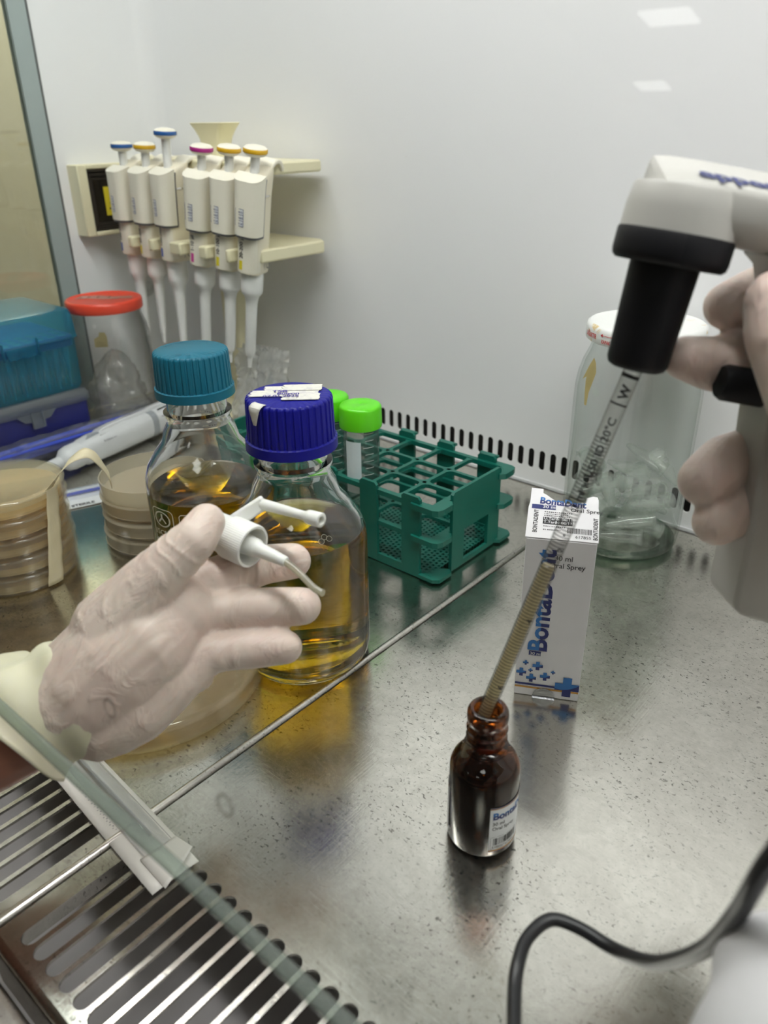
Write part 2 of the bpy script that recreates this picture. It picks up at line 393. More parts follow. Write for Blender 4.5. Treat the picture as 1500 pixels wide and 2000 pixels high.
# left wall: white return, metal strip, then the side window
mb = MB().box((XL - .012, -.131, -.002), (XL, YW - RC, ZT)); struct(obj('wall_left', mb, WHITE))
mb = MB().box((XL - .010, -.1515, -.002), (XL + .0005, -.1325, ZT)); w = struct(obj('trim_2', mb, plain('side_seal', (.36, .42, .41), .3)))
mb = MB().box((XL - .0015, -.1325, -.002), (XL + .0012, -.1305, ZT)); struct(obj('trim_3', mb, plain('seal_line', (.12, .13, .13), .5)))
win = MB().box((XL - .008, -.62, -.002), (XL - .003, -.1515, ZT)); struct(obj('window_1', win, SIDEGL))
mb = MB().box((XR, -.56, -.002), (XR + .012, YW, ZT)); struct(obj('wall_right', mb, WHITE))
mb = MB().box((XL - .01, -.56, ZT), (XR + .01, YW, ZT + .01)); struct(obj('ceiling', mb, plain('roof_grey', (.42, .42, .41), .6)))
# lab room around the cabinet
ROOM = plain('room_paint', (.56, .51, .40), .8); ROOM2 = plain('room_paint_grey', (.12, .12, .115), .8)
mb = MB().box((-2.4, -7.5, -.9), (-2.38, 2, 2.0)); struct(obj('wall_room_left', mb, ROOM))
mb = MB().box((3.2, -7.5, -.9), (3.22, 2, 2.0)); struct(obj('wall_room_right', mb, ROOM2))
mb = MB().box((-2.4, -7.52, -.9), (3.2, -7.5, 2.0)); struct(obj('wall_room_rear', mb, ROOM2))
mb = MB().box((-2.4, 2.0, -.9), (3.2, 2.02, 2.0)); struct(obj('wall_room_front', mb, ROOM))
mb = MB().box((-2.4, -7.5, -.92), (3.2, 2, -.9)); struct(obj('floor', mb, plain('lab_floor', (.14, .135, .13), .5)))
mb = MB().box((-2.4, -7.5, 2.0), (3.2, 2, 2.02)); struct(obj('ceiling_room', mb, plain('room_ceiling', (.30, .30, .29), .8)))
PAN_L = emit('panel_light', (1, .99, .96), PANEL_E)
for i, (x, y) in enumerate(((-1.72, -4.70), (-2.2, -5.73), (.9, -1.9), (.9, -4.7), (-1.85, 1.0))):
    rx, ry = ((.135, .09) if i == 0 else (.10, .075)) if i < 2 else (.3, .3) if i < 4 else (.35, .35)
    o = tag(obj('ceiling_panel', MB().box((x - rx, y - ry, 1.985), (x + rx, y + ry, 1.999)), PAN_L if i < 4 else emit('window_fill_light', (1, .97, .88), 55)),  # last panel is added to brighten the room wall behind the side window
        ['larger lit ceiling panel, upper of the two reflected in the sash', 'smaller lit ceiling panel, lower of the two reflected in the sash', 'lit square ceiling panel above the bench', 'lit square ceiling panel at the rear of the room', 'added bright panel lighting the room beyond the side window'][i], 'ceiling light')
# cabinet lamp: two tubes under the roof
LAMP = emit('tube_light', (1.0, 1.0, .985), LAMP_E)
fix = thing('fluorescent_lamp', 'long lit lamp with flat diffuser under the cabinet roof', 'lamp', (.04, -.365, ZT))
obj('housing', MB().box((-.52, -.412, ZT - .022), (.60, -.318, ZT - .0005)), WHITEP, fix, True)
obj('diffuser', MB().box((-.50, -.405, ZT - .042), (.585, -.325, ZT - .022)), LAMP, fix, True)

# ---- work surface: two slotted steel panels and the joint bar
YF0, YF1 = -.5364, -.4639
fz = lambda x, y, d: (x, y, -d)
def panel(name, ks, x_lo, x_hi, label):
    mb = MB(); p = .0105
    for cx in ks:
        slot_cell(mb, cx - p / 2, cx + p / 2, YF0 - .0045, YF1 + .004, cx, YF0, YF1, .00405, fz, .0016)
    a, b = min(ks) - p / 2, max(ks) + p / 2
    rect2(mb, x_lo, YF1 + .004, x_hi, -.001, lambda x, y: (x, y, 0), 6, 6)
    for u, v in ((x_lo, a), (b, x_hi)):
        if v - u > 1e-4: rect2(mb, u, YF0 - .0045, v, YF1 + .004, lambda x, y: (x, y, 0))
    # folded front lip
    mb.grid(1, 6, lambda s, t: (x_lo + (x_hi - x_lo) * s, YF0 - .0045 - .004 * sin(t * pi / 2), -.004 + .004 * cos(t * pi / 2)))
    rect2(mb, x_lo, -.03, x_hi, -.004, lambda x, z: (x, YF0 - .0085, z))
    rect2(mb, x_lo, YF0 - .0085, x_lo, -.001, lambda x, y: (x, y, 0))
    for xe in (x_lo, x_hi): mb.grid(1, 1, lambda s, t: (xe, YF0 - .004 + (-.001 - YF0 + .004) * s, -.02 * t))
    return tag(obj(name, mb, STEEL, angle=30), label, 'work surface')
panel('work_surface_panel', [.0171 + k * .0105 for k in range(0, 56)], .0032, .612, 'scratched steel work surface panel with front air slots under amber bottle')
panel('work_surface_panel', [-.0128 - k * .0105 for k in range(0, 53)], -.578, -.0028, 'scratched steel work surface panel with front air slots under petri dish stacks')
mb = MB(); 
mb.grid(10, 24, lambda s, t: (.0024 * cos(pi * s), YF0 - .006 + (-.002 - YF0 + .006) * t, -.0006 + .0026 * sin(pi * s)))
rect2(mb, -.0028, YF0 - .006, .0032, -.002, lambda x, y: (x, y, -.0012))
tag(obj('joint_bar', mb, STEEL_BAR), 'rounded steel joint bar between the two work surface panels', 'joint bar')
mb = MB().box((XL, -.56, -.075), (XR, YW, -.072)); struct(obj('trim_4', mb, PAN))
mb = MB(); mb.grid(1, 6, lambda s, t: (XL + (XR - XL) * s, -.5495 - .004 + .004 * cos(t * pi / 2), -.006 + .004 * sin(t * pi / 2) - .001))
rect2(mb, XL, -.60, XR, -.5535, lambda x, y: (x, y, -.003)); rect2(mb, XL, -.07, XR, -.007, lambda x, z: (x, -.5495, z))
struct(obj('trim_5', mb, STEEL_FRAME))

# ---- sash glass
TH = RAD(8); EY, EZ = -.515, .110
def sash_pt(x, s, d=0): return (x, EY + s * sin(TH) - d * cos(TH), EZ + s * cos(TH) + d * sin(TH))
sash = thing('sash_window', 'clear sliding sash pane in front, its bottom edge crossing the grille', 'sash', (0, EY, EZ))
mb = MB(); HS = .69
for d in (0.0,): mb.grid(1, 1, lambda a, b: sash_pt(-.58 + 1.19 * a, HS * b, d))
obj('glass_pane', mb, SASH, sash, True)
mb = MB().tube([sash_pt(-.58, -.001, 0), sash_pt(.61, -.001, 0)], .0024, 14); obj('polished_edge', mb, SASH_EDGE, sash, True)
RING = thin('ring_film', (.93, .93, .92), (.66, .66, .65), .10, .1, .4)
for (x, s) in ((.0986, .0985), (.0866, .0390), (.1426, .0367)):
    mb = MB(); 
    for i in range(1): mb.tube([sash_pt(x + .0031 * cos(a), s + .0031 * sin(a), -.0004) for a in [2 * pi * q / 28 for q in range(29)]], .00042, 8, False)
    obj('ring_mark', mb, RING, sash, True)

# ================================================================== LEFT: outlet box
ob = thing('outlet_box', 'cream wall outlet with smoked cover and yellow warning sticker', 'outlet', (XL, -.075, .234))
OX = XL + .021
mb = MB().box((XL, -.1195, .1968), (OX, -.108, .2702)); mb.box((XL, -.108, .2655), (OX, -.03, .2702)); mb.box((XL, -.108, .1968), (OX, -.03, .2015)); mb.box((XL, -.035, .2015), (OX, -.03, .2655))
obj('surround', mb, STAND, ob, True, bevel=.0012)
obj('backing', MB().box((XL, -.108, .2015), (XL + .006, -.035, .2655)), BLACK, ob, True)
mb = MB()
for i, ins in enumerate((0, .0035, .007)):
    y0, y1, z0, z1 = -.1078 + ins, -.0352 - ins, .2017 + ins * .8, .2653 - ins * 1.3; x = XL + .019 - .003 * i; tck = .0022
    mb.box((x - .004, y0, z0), (x, y0 + tck, z1)); mb.box((x - .004, y1 - tck, z0), (x, y1, z1)); mb.box((x - .004, y0, z0), (x, y1, z0 + tck)); mb.box((x - .004, y0, z1 - tck), (x, y1, z1))
obj('cover_frame', mb, plain('dark_bronze', (.03, .024, .02), .35), ob, True)
obj('cover_flap', MB().box((XL + .0105, -.0975, .2105), (XL + .012, -.0455, .2545)), OUTLETC, ob, True)
fs_ = lambda y, z: (XL + .0128, y, z)
st = obj('warning_sticker', rect2(MB(), -.087, .2165, -.058, .2465, fs_), YEL_INK, ob, True)
mb = MB(); c0 = (-.0735, .2335); tri = [(c0[0] + .0095 * cos(a), c0[1] + .0095 * sin(a)) for a in (pi / 2, pi / 2 + 2 * pi / 3, pi / 2 + 4 * pi / 3)]
fs2 = lambda y, z: (XL + .0131, y, z)
for i in range(3):
    a, b = tri[i], tri[(i + 1) % 3]; a2, b2 = [(c0[0] + (q[0] - c0[0]) * .74, c0[1] + (q[1] - c0[1]) * .74) for q in (a, b)]
    mb.add([fs2(*a), fs2(*b), fs2(*b2), fs2(*a2)], [(0, 1, 2, 3)])
for z, w0, w1 in ((.2228, -.083, -.063), (.2198, -.080, -.066)):
    for q in range(6): rect2(mb, w0 + (w1 - w0) * q / 6, z, w0 + (w1 - w0) * (q + .72) / 6, z + .0016, fs2)
obj('warning_print', mb, INK, st, True)

sc_ = obj('suction_cup', MB().lathe([(.0125, .0004), (.0118, .0016), (.0060, .0028), (.0050, .0060), (.0046, .0068), (0, .0070)], 28, Matrix.Translation((XL, -.0420, .1300)) @ Matrix.Rotation(pi / 2, 4, 'Y')), CLEARP); tag(sc_, 'small clear suction cup stuck on the white left wall', 'suction cup')
# ================================================================== pipette stand and pipettes
sd = thing('pipette_stand', 'cream pipette stand with two rails and a flared grip on its pole', 'pipette stand', (-.441, -.045, 0))
mb = MB()
R1 = [(-.535, -.072), (-.318, -.072), (-.311, -.064), (-.311, -.006), (-.535, -.006)]
mb.prism(R1, lambda x, y, h: (x, y, h), .2655, .2765)
obj('upper_rail', mb, STAND, sd, True, bevel=.0022)
mb = MB(); mb.prism([(-.530, -.078), (-.330, -.078), (-.318, -.096), (-.306, -.096), (-.306, -.012), (-.318, -.004), (-.530, -.004)], lambda x, y, h: (x, y, h), .1905, .2025)
for a, b in ((-.502, -.494), (-.465, -.457), (-.428, -.410), (-.380, -.368), (-.3395, -.334)):
    mb.box((a, -.112, .1905), (b, -.077, .2025))
obj('lower_rail', mb, STAND, sd, True, bevel=.0018)
mb = MB(); mb.loft([[(x, y, z) for x, y in rrect(w_, d_, .006, 4, -.4415, yy)] for z, w_, d_, yy in ((.012, .040, .026, -.026), (.09, .030, .020, -.024), (.2, .030, .020, -.024), (.28, .027, .018, -.03))])
obj('pole', mb, STAND, sd, True)
mb = MB(); mb.loft([[(x, y, z) for x, y in rrect(w_, d_, min(w_, d_) * .3, 4, -.4318, -.036)] for z, w_, d_ in ((.262, .026, .018), (.286, .028, .019), (.296, .036, .021), (.303, .046, .024), (.309, .058, .027), (.3095, .056, .025), (.305, .044, .018))])
obj('grip', mb, STAND, sd, True)
mb = MB(); mb.lathe([(.001, 0), (.027, 0), (.030, .003), (.028, .010), (.02, .014), (.001, .015)], 40, Matrix.Translation((-.4415, -.040, 0)) )
obj('base', mb, STAND, sd, True)

def pip_body(mb, prof):
    mb.loft([[(x, y, z) for x, y in rrect(w, d, r, 4, 0, cy)] for z, w, d, r, cy in prof])
def make_pipette(name, label, P0, yaw, lean, ring_mat, bar_mat, rng, style, ext=0, side=0):
    """hanging pipette: local z up, front faces local -y, origin at the bottom of the handle"""
    M = Matrix.Translation(P0) @ Matrix.Rotation(lean, 4, 'Y') @ Matrix.Rotation(yaw, 4, 'Z')
    t = thing(name, label, 'pipette', (0, 0, 0), M, 'pipettes hanging on the stand')
    mb = MB(); pip_body(mb, [(0, .0215, .026, .006, .002), (.002, .0225, .027, .006, .002), (.036, .023, .0275, .0065, .002), (.070, .0235, .0285, .007, .002), (.082, .0235, .0300, .007, .003), (.086, .0232, .026, .007, .006), (.0905, .0225, .018, .007, .0105), (.0935, .020, .012, .0055, .0145)])
    obj('handle', mb, PIP_BACK, t, angle=50)
    # hook over the upper rail
    hk = spline([(0, .010, .080), (0, .0135, .0905), (0, .022, .0965), (0, .031, .0955), (0, .036, .088)], 5)
    mb = MB(); n = len(hk)
    mb.loft([[(x, p.y - (.0022) * 0 + o * (hk[min(i + 1, n - 1)] - hk[max(i - 1, 0)]).normalized().z * -1, p.z + o * (hk[min(i + 1, n - 1)] - hk[max(i - 1, 0)]).normalized().y) for x, o in ((-.0095, -.002), (.0095, -.002), (.0095, .002), (-.0095, .002))] for i, p in enumerate(hk)])
    obj('finger_hook', mb, PIP_FRONT, t, bevel=.001)
    # dark seal behind the front cover, then the cover
    def cover(off, z0, z1, slope, yb=-.0035):
        mb = MB(); rings = []
        for z, k in ((z0, .98), (z0 + .002, 1.0), (.060, 1.02), (.078, 1.05), (z1, 1.12)):
            r = []
            w, d = .0226 * k + 2 * off, .0125 + off
            for x, y in rrect(w, 2 * d, min(.009, d * .9), 6, 0, 0):
                yy = min(y, 0.0) - .0035 if y < -1e-9 else yb; zz = z + (slope * (yy + .016) if z == z1 else 0)
                r.append((x, yy, zz))
            rings.append(r)
        mb.loft(rings); return mb
    obj('cover_seal', cover(.0013, .0342, .0815, .30, -.0018), DARKSEAL, t)
    mb = MB(); rg_ = []
    for z in (.0012, .003, .0350): rg_.append([(x, (min(y, 0.0) - .0036), z) for x, y in rrect(.0228 - (.001 if z < .002 else 0), 2 * .0093, .008, 5)])
    mb.loft(rg_); obj('lower_front', mb, PIP_FRONT, t, angle=50)
    fc = obj('front_cover', cover(.0018, .0362, .0842, .38), PIP_FRONT, t, angle=50)
    mb = MB(); mb.lathe([(.0118, 0), (.0128, .0012), (.0118, .0024)], 24, Matrix.Translation((0, .0035, .0690)) @ Matrix.Diagonal((1.0, 1.16, 1, 1))); obj('seal_ring', mb, CHROME, t)
    # collar of the button well
    mb = MB(); mb.lathe([(.0085, .078), (.0104, .080), (.0112, .0850), (.0104, .0862), (.0090, .0850), (.0082, .080)], 28, Matrix.Translation((0, -.0012, .0845)) @ Matrix.Rotation(RAD(20), 4, 'X') @ Matrix.Translation((0, 0, -.0845))); obj('button_well', mb, PIP_FRONT, t)
    # push button
    zb = .1022 + ext
    mb = MB().lathe([(.0042, .080), (.0042, zb)], 20); st_ = obj('button_stem', mb, WHITEP, t)
    mb = MB().lathe([(.0045, zb), (.0088, zb + .0012), (.0107, zb + .0030), (.0105, zb + .0072), (.0085, zb + .0088), (.0035, zb + .0098), (0, zb + .0099)], 28)
    b = obj('push_button', mb, PIP_FRONT, t)
    mb = MB().lathe([(.0107, zb + .0032), (.0111, zb + .0038), (.0111, zb + .0062), (.0107, zb + .0069)], 28); obj('button_ring', mb, ring_mat, b)
    # shaft
    mb = MB()
    if style == 'thick': pr = [(0, -.100), (.0030, -.100), (.0030, -.087), (.0038, -.087), (.0040, -.084), (.0062, -.034), (.0070, -.027), (.0098, -.022), (.0104, -.019), (.0104, -.004), (.0098, .001)]
    elif style == 'thin': pr = [(0, -.0945), (.0021, -.0945), (.0024, -.084), (.0032, -.084), (.0034, -.08), (.0056, -.030), (.0064, -.024), (.0096, -.020), (.0102, -.017), (.0102, -.003), (.0096, .001)]
    else: pr = [(0, -.098), (.0019, -.098), (.0026, -.086), (.0042, -.085), (.0054, -.080), (.0056, -.036), (.0058, -.030), (.0070, -.024), (.0102, -.020), (.0106, -.017), (.0106, -.003), (.0098, .001)]
    mb.lathe(pr, 28, Matrix.Translation((0, .001, 0))); obj('tip_shaft', mb, WHITEP, t)
    # print on the front: range text, colour bar, calibration label
    yf = -.0122
    def ff(x, z): return (x, -.0035 - .0142 * sqrt(max(0, 1 - (x / .0185) ** 2)) - .0004, z)
    def fl(x, z):
        q = abs(x); yv = .0093 if q <= .0034 else .0013 + .008 * sqrt(max(0.0, 1 - ((q - .0034) / .008) ** 2))
        return (x, -.0036 - yv - .0002, z)
    bx = -.0068
    mb = MB(); rect2(mb, bx, .004, bx + .0038, .0125, fl); obj('colour_bar', mb, bar_mat, t)
    mb = MB(); put_text(mb, rng, .0054, fl, .018, rot=pi / 2, at=(bx + .0040, .0145)); obj('range_print', mb, INK, t)
    lx, lz = -.0095 + side * .004, .0445
    la = obj('calibration_label', rect2(MB(), lx, lz, lx + .0098, lz + .0155, ff, 6, 1), LABELW, fc)
    f3 = lambda x, z: (ff(x, z)[0], ff(x, z)[1] - .00015, z)
    mb = MB()
    for q in range(4): rect2(mb, lx, lz + q * .005, lx + .0098, lz + q * .005 + .0004, f3, 6, 1)
    for q in (lx, lx + .0094): rect2(mb, q, lz, q + .0004, lz + .0155, f3)
    for q, s in enumerate(('15.05.20', '2700000', 'LK.8015')[:3]): put_text(mb, s, .0024, f3, .01, at=(lx + .0008, lz + .0016 + q * .005))
    obj('label_print', mb, NAVY_INK, la)
    fr_ = lambda y, z: (.01165, y, z)
    mb = MB(); put_text(mb, 'CE', .008, fr_, .01, rot=pi / 2, at=(.0125, .0035)); put_text(mb, '2470157', .0032, fr_, .0, rot=pi / 2, at=(.0045, .0035)); obj('side_print', mb, GREY_INK, t)
    return t
PX = [(-.5164, 0, 1.5), (-.4800, 0, 4), (-.4429, 0, 4), (-.3959, 18, 8.5), (-.3558, 16, 8.5), (-.3225, 18, 10)]
rows = [(BTN_BLUE, BLU_BAR, '100-1000 µl', 'thick', 0, 'blue-ringed pipette with pushed-in button, leftmost on the cream stand', -.0),
        (BTN_YEL, YEL_INK, '20-200 µl', 'thin', 0, 'yellow-ringed pipette hanging between the two blue-ringed pipettes', 0),
        (BTN_BLUE, BLU_BAR, '100-1000 µl', 'thick', .0125, 'blue-ringed pipette with its button standing up on a long stem', 0),
        (BTN_MAG, MAG_INK, '1-10 µl', 'long', 0, 'magenta-ringed pipette hanging on the cream stand', 0),
        (BTN_YEL, YEL_INK, '10-100 µl', 'long', 0, 'yellow-ringed pipette beside the magenta-ringed one, printed 10-100', 0),
        (BTN_YEL, YEL_INK, '20-200 µl', 'long', 0, 'yellow-ringed pipette at the right end of the cream stand', 0)]
for (x, yaw, lean), (rm, bm_, rg, stl, ex, lb, sdv) in zip(PX, rows):
    make_pipette('pipette', lb, (x, -.095, .1815), RAD(yaw), RAD(lean), rm, bm_, rg, stl, ex, sdv)

# ================================================================== reagent bottles
def make_bottle(name, label, loc, H0, R, Rc, liq_z, broth, capmat, cap_h, nribs, rotz=0):
    t = thing(name, label, 'bottle', loc, (0, 0, rotz))
    w = .0022
    rn = Rc * .76
    out = [(R - .010, 0.0), (R - .004, .0012), (R - .0008, .0055), (R, .011), (R, .083), (R - .0006, .090), (R - .0035, .098), (R - .0095, .107), (R - .0155, .1145), (rn + .0045, .122), (rn + .0018, .127), (rn + .0008, .131), (rn + .0028, .1335), (rn + .0028, .1355), (rn, .137), (rn, H0 + .021)]
    inn = [(rn - w, H0 + .021), (rn - w, .131), (rn - w + .001, .127), (rn + .0018, .1205), (R - .0175, .1130), (R - .0118, .1055), (R - .0057, .0965), (R - .0028, .089), (R - w, .083), (R - w, .012), (R - w - .001, .007), (R - .008, .0045), (0.0, .0055)]
    prof = [(0, .0015), (R - .014, .0012)] + out + inn
    obj('glass_body', MB().lathe(prof, 72), BOTGL, t, angle=60, sub=0)
    li = [(0, .0052), (R - .0082, .0042), (R - w - .0006, .0070), (R - w + .0003, .012), (R - w + .0003, liq_z - .0008), (R - w + .0002, liq_z + .0004), (R - w - .0012, liq_z - .0004), (0, liq_z - .0004)]
    obj('liquid', MB().lathe(li, 72), broth, t, angle=50)
    # ribbed screw cap
    def rib(r, z, a, k): return r - (.0007 * (1 if (a * nribs / (2 * pi)) % 1 > .5 else 0) if 2 <= k <= 5 else 0)
    zc = H0
    cp = [(Rc - .003, zc), (Rc, zc + .0003), (Rc - .0004, zc + .0062), (Rc - .0009, zc + .0068), (Rc - .0019, zc + cap_h - .0022), (Rc - .0024, zc + cap_h - .0008), (Rc - .0040, zc + cap_h), (0, zc + cap_h)]
    cp[2] = (Rc - .0002, zc + .0060); cp[3] = (Rc - .0012, zc + .0066)
    def rib2(r, z, a, k): return r - (.0008 * max(0, min(1, 1.6 * cos(a * nribs))) if 3 <= k <= 5 else 0)
    c = obj('screw_cap', MB().lathe(cp, nribs * 8, mod=rib2), capmat, t, angle=55)
    return t, c
CAPH = .0305
bb, bcap = make_bottle('reagent_bottle', 'glass bottle of amber broth with dark blue cap and written tape', (-.0378, -.3145, 0), .1440, .0420, .0264, .0925, BROTH, BLUECAP, CAPH, 36)
tb, tcap = make_bottle('reagent_bottle', 'glass bottle of amber broth with teal cap, printed with white scale', (-.1530, -.2950, 0), .1465, .0420, .0266, .0800, BROTH2, TEALCAP, CAPH, 40)
# tape strips on the blue cap (local to the bottle)
zt = .1440 + CAPH + .0002
A0 = RAD(28)
def capfn(rot, cx, cy, dz):
    return lambda x, y: (cx + x * cos(rot) - y * sin(rot), cy + x * sin(rot) + y * cos(rot), zt + dz)
def jag(x0, x1, y0, y1, n=7):
    b = [(x0 + random.uniform(-.0013, .0013), y0 + (y1 - y0) * i / n) for i in range(n, -1, -1)]
    c = [(x1 + random.uniform(-.0006, .0006), y0 + (y1 - y0) * i / n) for i in range(n + 1)]
    return b + c
TR = RAD(42)
for nm_, (x0, x1, off, h0) in (('a', (-.014, .011, .0085, 0)), ('b', (-.0215, .0165, .0005, .0002)), ('c', (-.003, .0175, -.0065, .0004)), ('d', (-.004, .0180, .0095, .0006))):
    base = capfn(TR, -off * sin(TR), off * cos(TR), 0)
    obj('tape_strip', MB().prism(jag(x0, x1, -.0052, .0052), lambda x, y, h: (*base(x, y)[:2], zt + h), h0, h0 + .0002), OLDTAPE, bcap)
def fold(u, v):
    wd = (u - .5) * .0105 * (1 - .8 * v); ang = RAD(-88) + wd / .0262; rr = .0218 + .0050 * min(1, v * 4); zz = zt + .0003 - .0125 * max(0, v - .12)
    return (rr * cos(ang), rr * sin(ang), zz)
obj('tape_end', MB().grid(4, 9, fold), OLDTAPE, bcap, solid=.0002)
f_ = capfn(RAD(42), .001, -.0015, .0010)
mb = MB(); put_text(mb, 'TSB', .0052, f_, .03, at=(-.009, .0025)); put_text(mb, 'Bulyon', .0045, f_, .03, at=(-.006, -.0015)); put_text(mb, '07.01.2025', .0045, f_, .03, at=(-.0135, -.0058))
obj('handwriting', mb, PURPLE_INK, bcap)
# raised lettering on the teal cap
def arcfn(R0, a0, z): return lambda x, y: ((R0 + y) * cos(a0 - x / R0), (R0 + y) * sin(a0 - x / R0), z)
zt2 = .1465 + CAPH + .0003
mb = MB(); put_text(mb, 'MAX TEMPERATURE', .0034, arcfn(.0175, RAD(205), zt2), .02); put_text(mb, '140°C', .0034, arcfn(.0175, RAD(20), zt2), .02)
def arcin(R0, a0, z): return lambda x, y: ((R0 - y) * cos(a0 + x / R0), (R0 - y) * sin(a0 + x / R0), z)
put_text(mb, 'GL 45', .0046, arcin(.0165, RAD(-75), zt2), .02)
obj('raised_lettering', mb, TEALCAP, tcap)
# printed scale on the teal-capped bottle
RB = .0422
def cyl(a0, R=RB): return lambda x, y: (R * cos(a0 + x / R), R * sin(a0 + x / R), y)
cf0 = cyl(RAD(-100)); cf = lambda x, y: cf0((x + .014) * 1.7, .0765 - (.0725 - y) * 1.42)
def rr_outline(mb, x0, y0, x1, y1, r, w, fn, n=5):
    def ring(k):
        pts = []
        for qx, qy, a in ((x1 - r, y1 - r, 0), (x0 + r, y1 - r, pi / 2), (x0 + r, y0 + r, pi), (x1 - r, y0 + r, 3 * pi / 2)):
            for i in range(n + 1): t_ = a + pi / 2 * i / n; pts.append((qx + (r - k) * cos(t_), qy + (r - k) * sin(t_)))
        return pts
    a, b = ring(0), ring(w); m = len(a)
    # subdivide long edges so they follow the cylinder
    def dens(p):
        out = []
        for i in range(len(p)):
            q0, q1 = p[i], p[(i + 1) % len(p)]
            for k in range(3): out.append((q0[0] + (q1[0] - q0[0]) * k / 3, q0[1] + (q1[1] - q0[1]) * k / 3))
        return out
    a, b = dens(a), dens(b); m = len(a)
    mb.add([fn(*p) for p in a + b], [(i, (i + 1) % m, m + (i + 1) % m, m + i) for i in range(m)])
mb = MB()
rr_outline(mb, -.0140, .0515, -.0015, .0725, .0025, .0005, cf); rr_outline(mb, -.0140, .022, -.0015, .0500, .0025, .0005, cf)
rr_outline(mb, .0010, .0300, .0180, .0715, .0018, .0004, cf)
# flask emblem
for a0, r0, r1 in ((0, .0035, .0042),):
    n = 28; mb.add([cf(-.0078 + r * cos(2 * pi * i / n) * 1.1, .0668 + r * sin(2 * pi * i / n)) for r in (r0, r1) for i in range(n)], [(i, (i + 1) % n, n + (i + 1) % n, n + i) for i in range(n)])
for pts in ([(-.0083, .0697), (-.0073, .0697), (-.0073, .0676), (-.0054, .0652), (-.0060, .0647), (-.0078, .0669), (-.0096, .0647), (-.0102, .0652), (-.0083, .0676)],): poly2(mb, pts, cf)
put_text(mb, 'ISO', .0042, cf, .0, at=(-.0132, .0578)); put_text(mb, 'LAB', .0042, cf, .05, at=(-.0073, .0578)); put_text(mb, 'GERMANY', .0024, cf, .04, at=(-.0134, .0536), sx=.98)
put_text(mb, 'ml', .0062, cf, .05, at=(-.0115, .0425)); put_text(mb, '500', .0066, cf, .05, at=(-.0130, .0345), sx=.9); put_text(mb, 'GL45', .0030, cf, .03, at=(-.0120, .0285))
rect2(mb, .0080, .0655, .0105, .0658, cf, 2, 1)
for z_, n_ in ((.0545, '400'), (.044, '300'), (.0335, '200')): rect2(mb, .0035, z_, .0085, z_ + .0005, cf, 2, 1); put_text(mb, n_, .0026, cf, .02, at=(.0095, z_ - .0008))
obj('printed_scale', mb, WHITE_INK, tb)
# small moulded mark on the shoulder of the blue-capped bottle
mb = MB()
def shoulder(x, y):
    a = RAD(-18) + x / .036; r = .0365 - y * .75; return (r * cos(a), r * sin(a), .0985 + y * .62)
for cx, cy in ((-.0025, 0), (.0025, .0004), (0, .0022)):
    for i in range(6):
        a = 2 * pi * i / 6; mb.tube([shoulder(cx + .0017 * cos(a + q), cy + .0017 * sin(a + q)) for q in (0, .5, 1.05)], .00016, 5)
obj('moulded_mark', mb, plain('etched_mark', (.8, .78, .66), .4), bb)

# ================================================================== green tube rack
rk = thing('tube_rack', 'empty-celled green plastic tube rack with perforated base', 'tube rack', (-.14, -.15, 0))
RX0, RX1, RY0, RY1 = -.270, -.0225, -.1970, -.1000
cell = .0320; ncol, nrow = 7, 3
gx = [-.0255 - cell * i for i in range(ncol + 1)]; gy = [RY0 + .0015 + (.0940 / 3) * j for j in range(nrow + 1)]
def plate(z0, z1, bw, name, holes=False):
    mb = MB()
    for x in gx[1:-1]: mb.box((x - bw / 2, gy[0], z0), (x + bw / 2, gy[-1], z1))
    for y in gy[1:-1]: mb.box((gx[-1], y - bw / 2, z0), (gx[0], y + bw / 2, z1))
    for y in (gy[0], gy[-1]): mb.box((gx[-1] - .002, y - bw / 2 - .0006, z0 - .0006), (gx[0] + .002, y + bw / 2 + .0006, z1 + .0004))
    for x in (gx[0], gx[-1]): mb.box((x - bw / 2 - .0008, gy[0], z0 - .0006), (x + bw / 2 + .0008, gy[-1], z1 + .0004))
    # rounded corner tabs that stick out past the side panels
    for x, sx in ((gx[0], 1), (gx[-1], -1)):
        for y, sy in ((gy[0], -1), (gy[-1], 1)):
            o = [(-.020, 0), (-.016, -.0055), (.0035, -.0055), (.0075, -.0035), (.0090, .001), (.0090, .012), (.0055, .016), (.0025, .016), (.0025, .006), (-.001, .0025), (-.006, .0020)]
            pts = [(x + sx * a, y + -sy * b) for a, b in o]
            if sx * sy > 0: pts = pts[::-1]
            mb.prism(pts, lambda a, b, h: (a, b, h), z0 - .0009, z1 + .0007)
    # fillets inside each cell
    for i in range(ncol):
        for j in range(nrow):
            x1, x0 = gx[i] - bw / 2, gx[i + 1] + bw / 2; y0, y1 = gy[j] + bw / 2, gy[j + 1] - bw / 2
            for cx, cy, dx, dy in ((x0, y0, 1, 1), (x1, y0, -1, 1), (x1, y1, -1, -1), (x0, y1, 1, -1)):
                p = [(cx, cy), (cx + dx * .004, cy), (cx + dx * .0013, cy + dy * .0013), (cx, cy + dy * .004)]
                mb.prism(p if dx * dy > 0 else p[::-1], lambda a, b, h: (a, b, h), z0, z1)
    return obj(name, mb, RACK, rk, True, smooth=False, recalc=True)
plate(.0588, .0618, .0032, 'top_grid'); plate(.0330, .0356, .0032, 'middle_grid')
mb = MB(); pb = .0041
nx_ = int((gx[0] - gx[-1]) / pb); ny_ = int((gy[-1] - gy[0]) / pb)
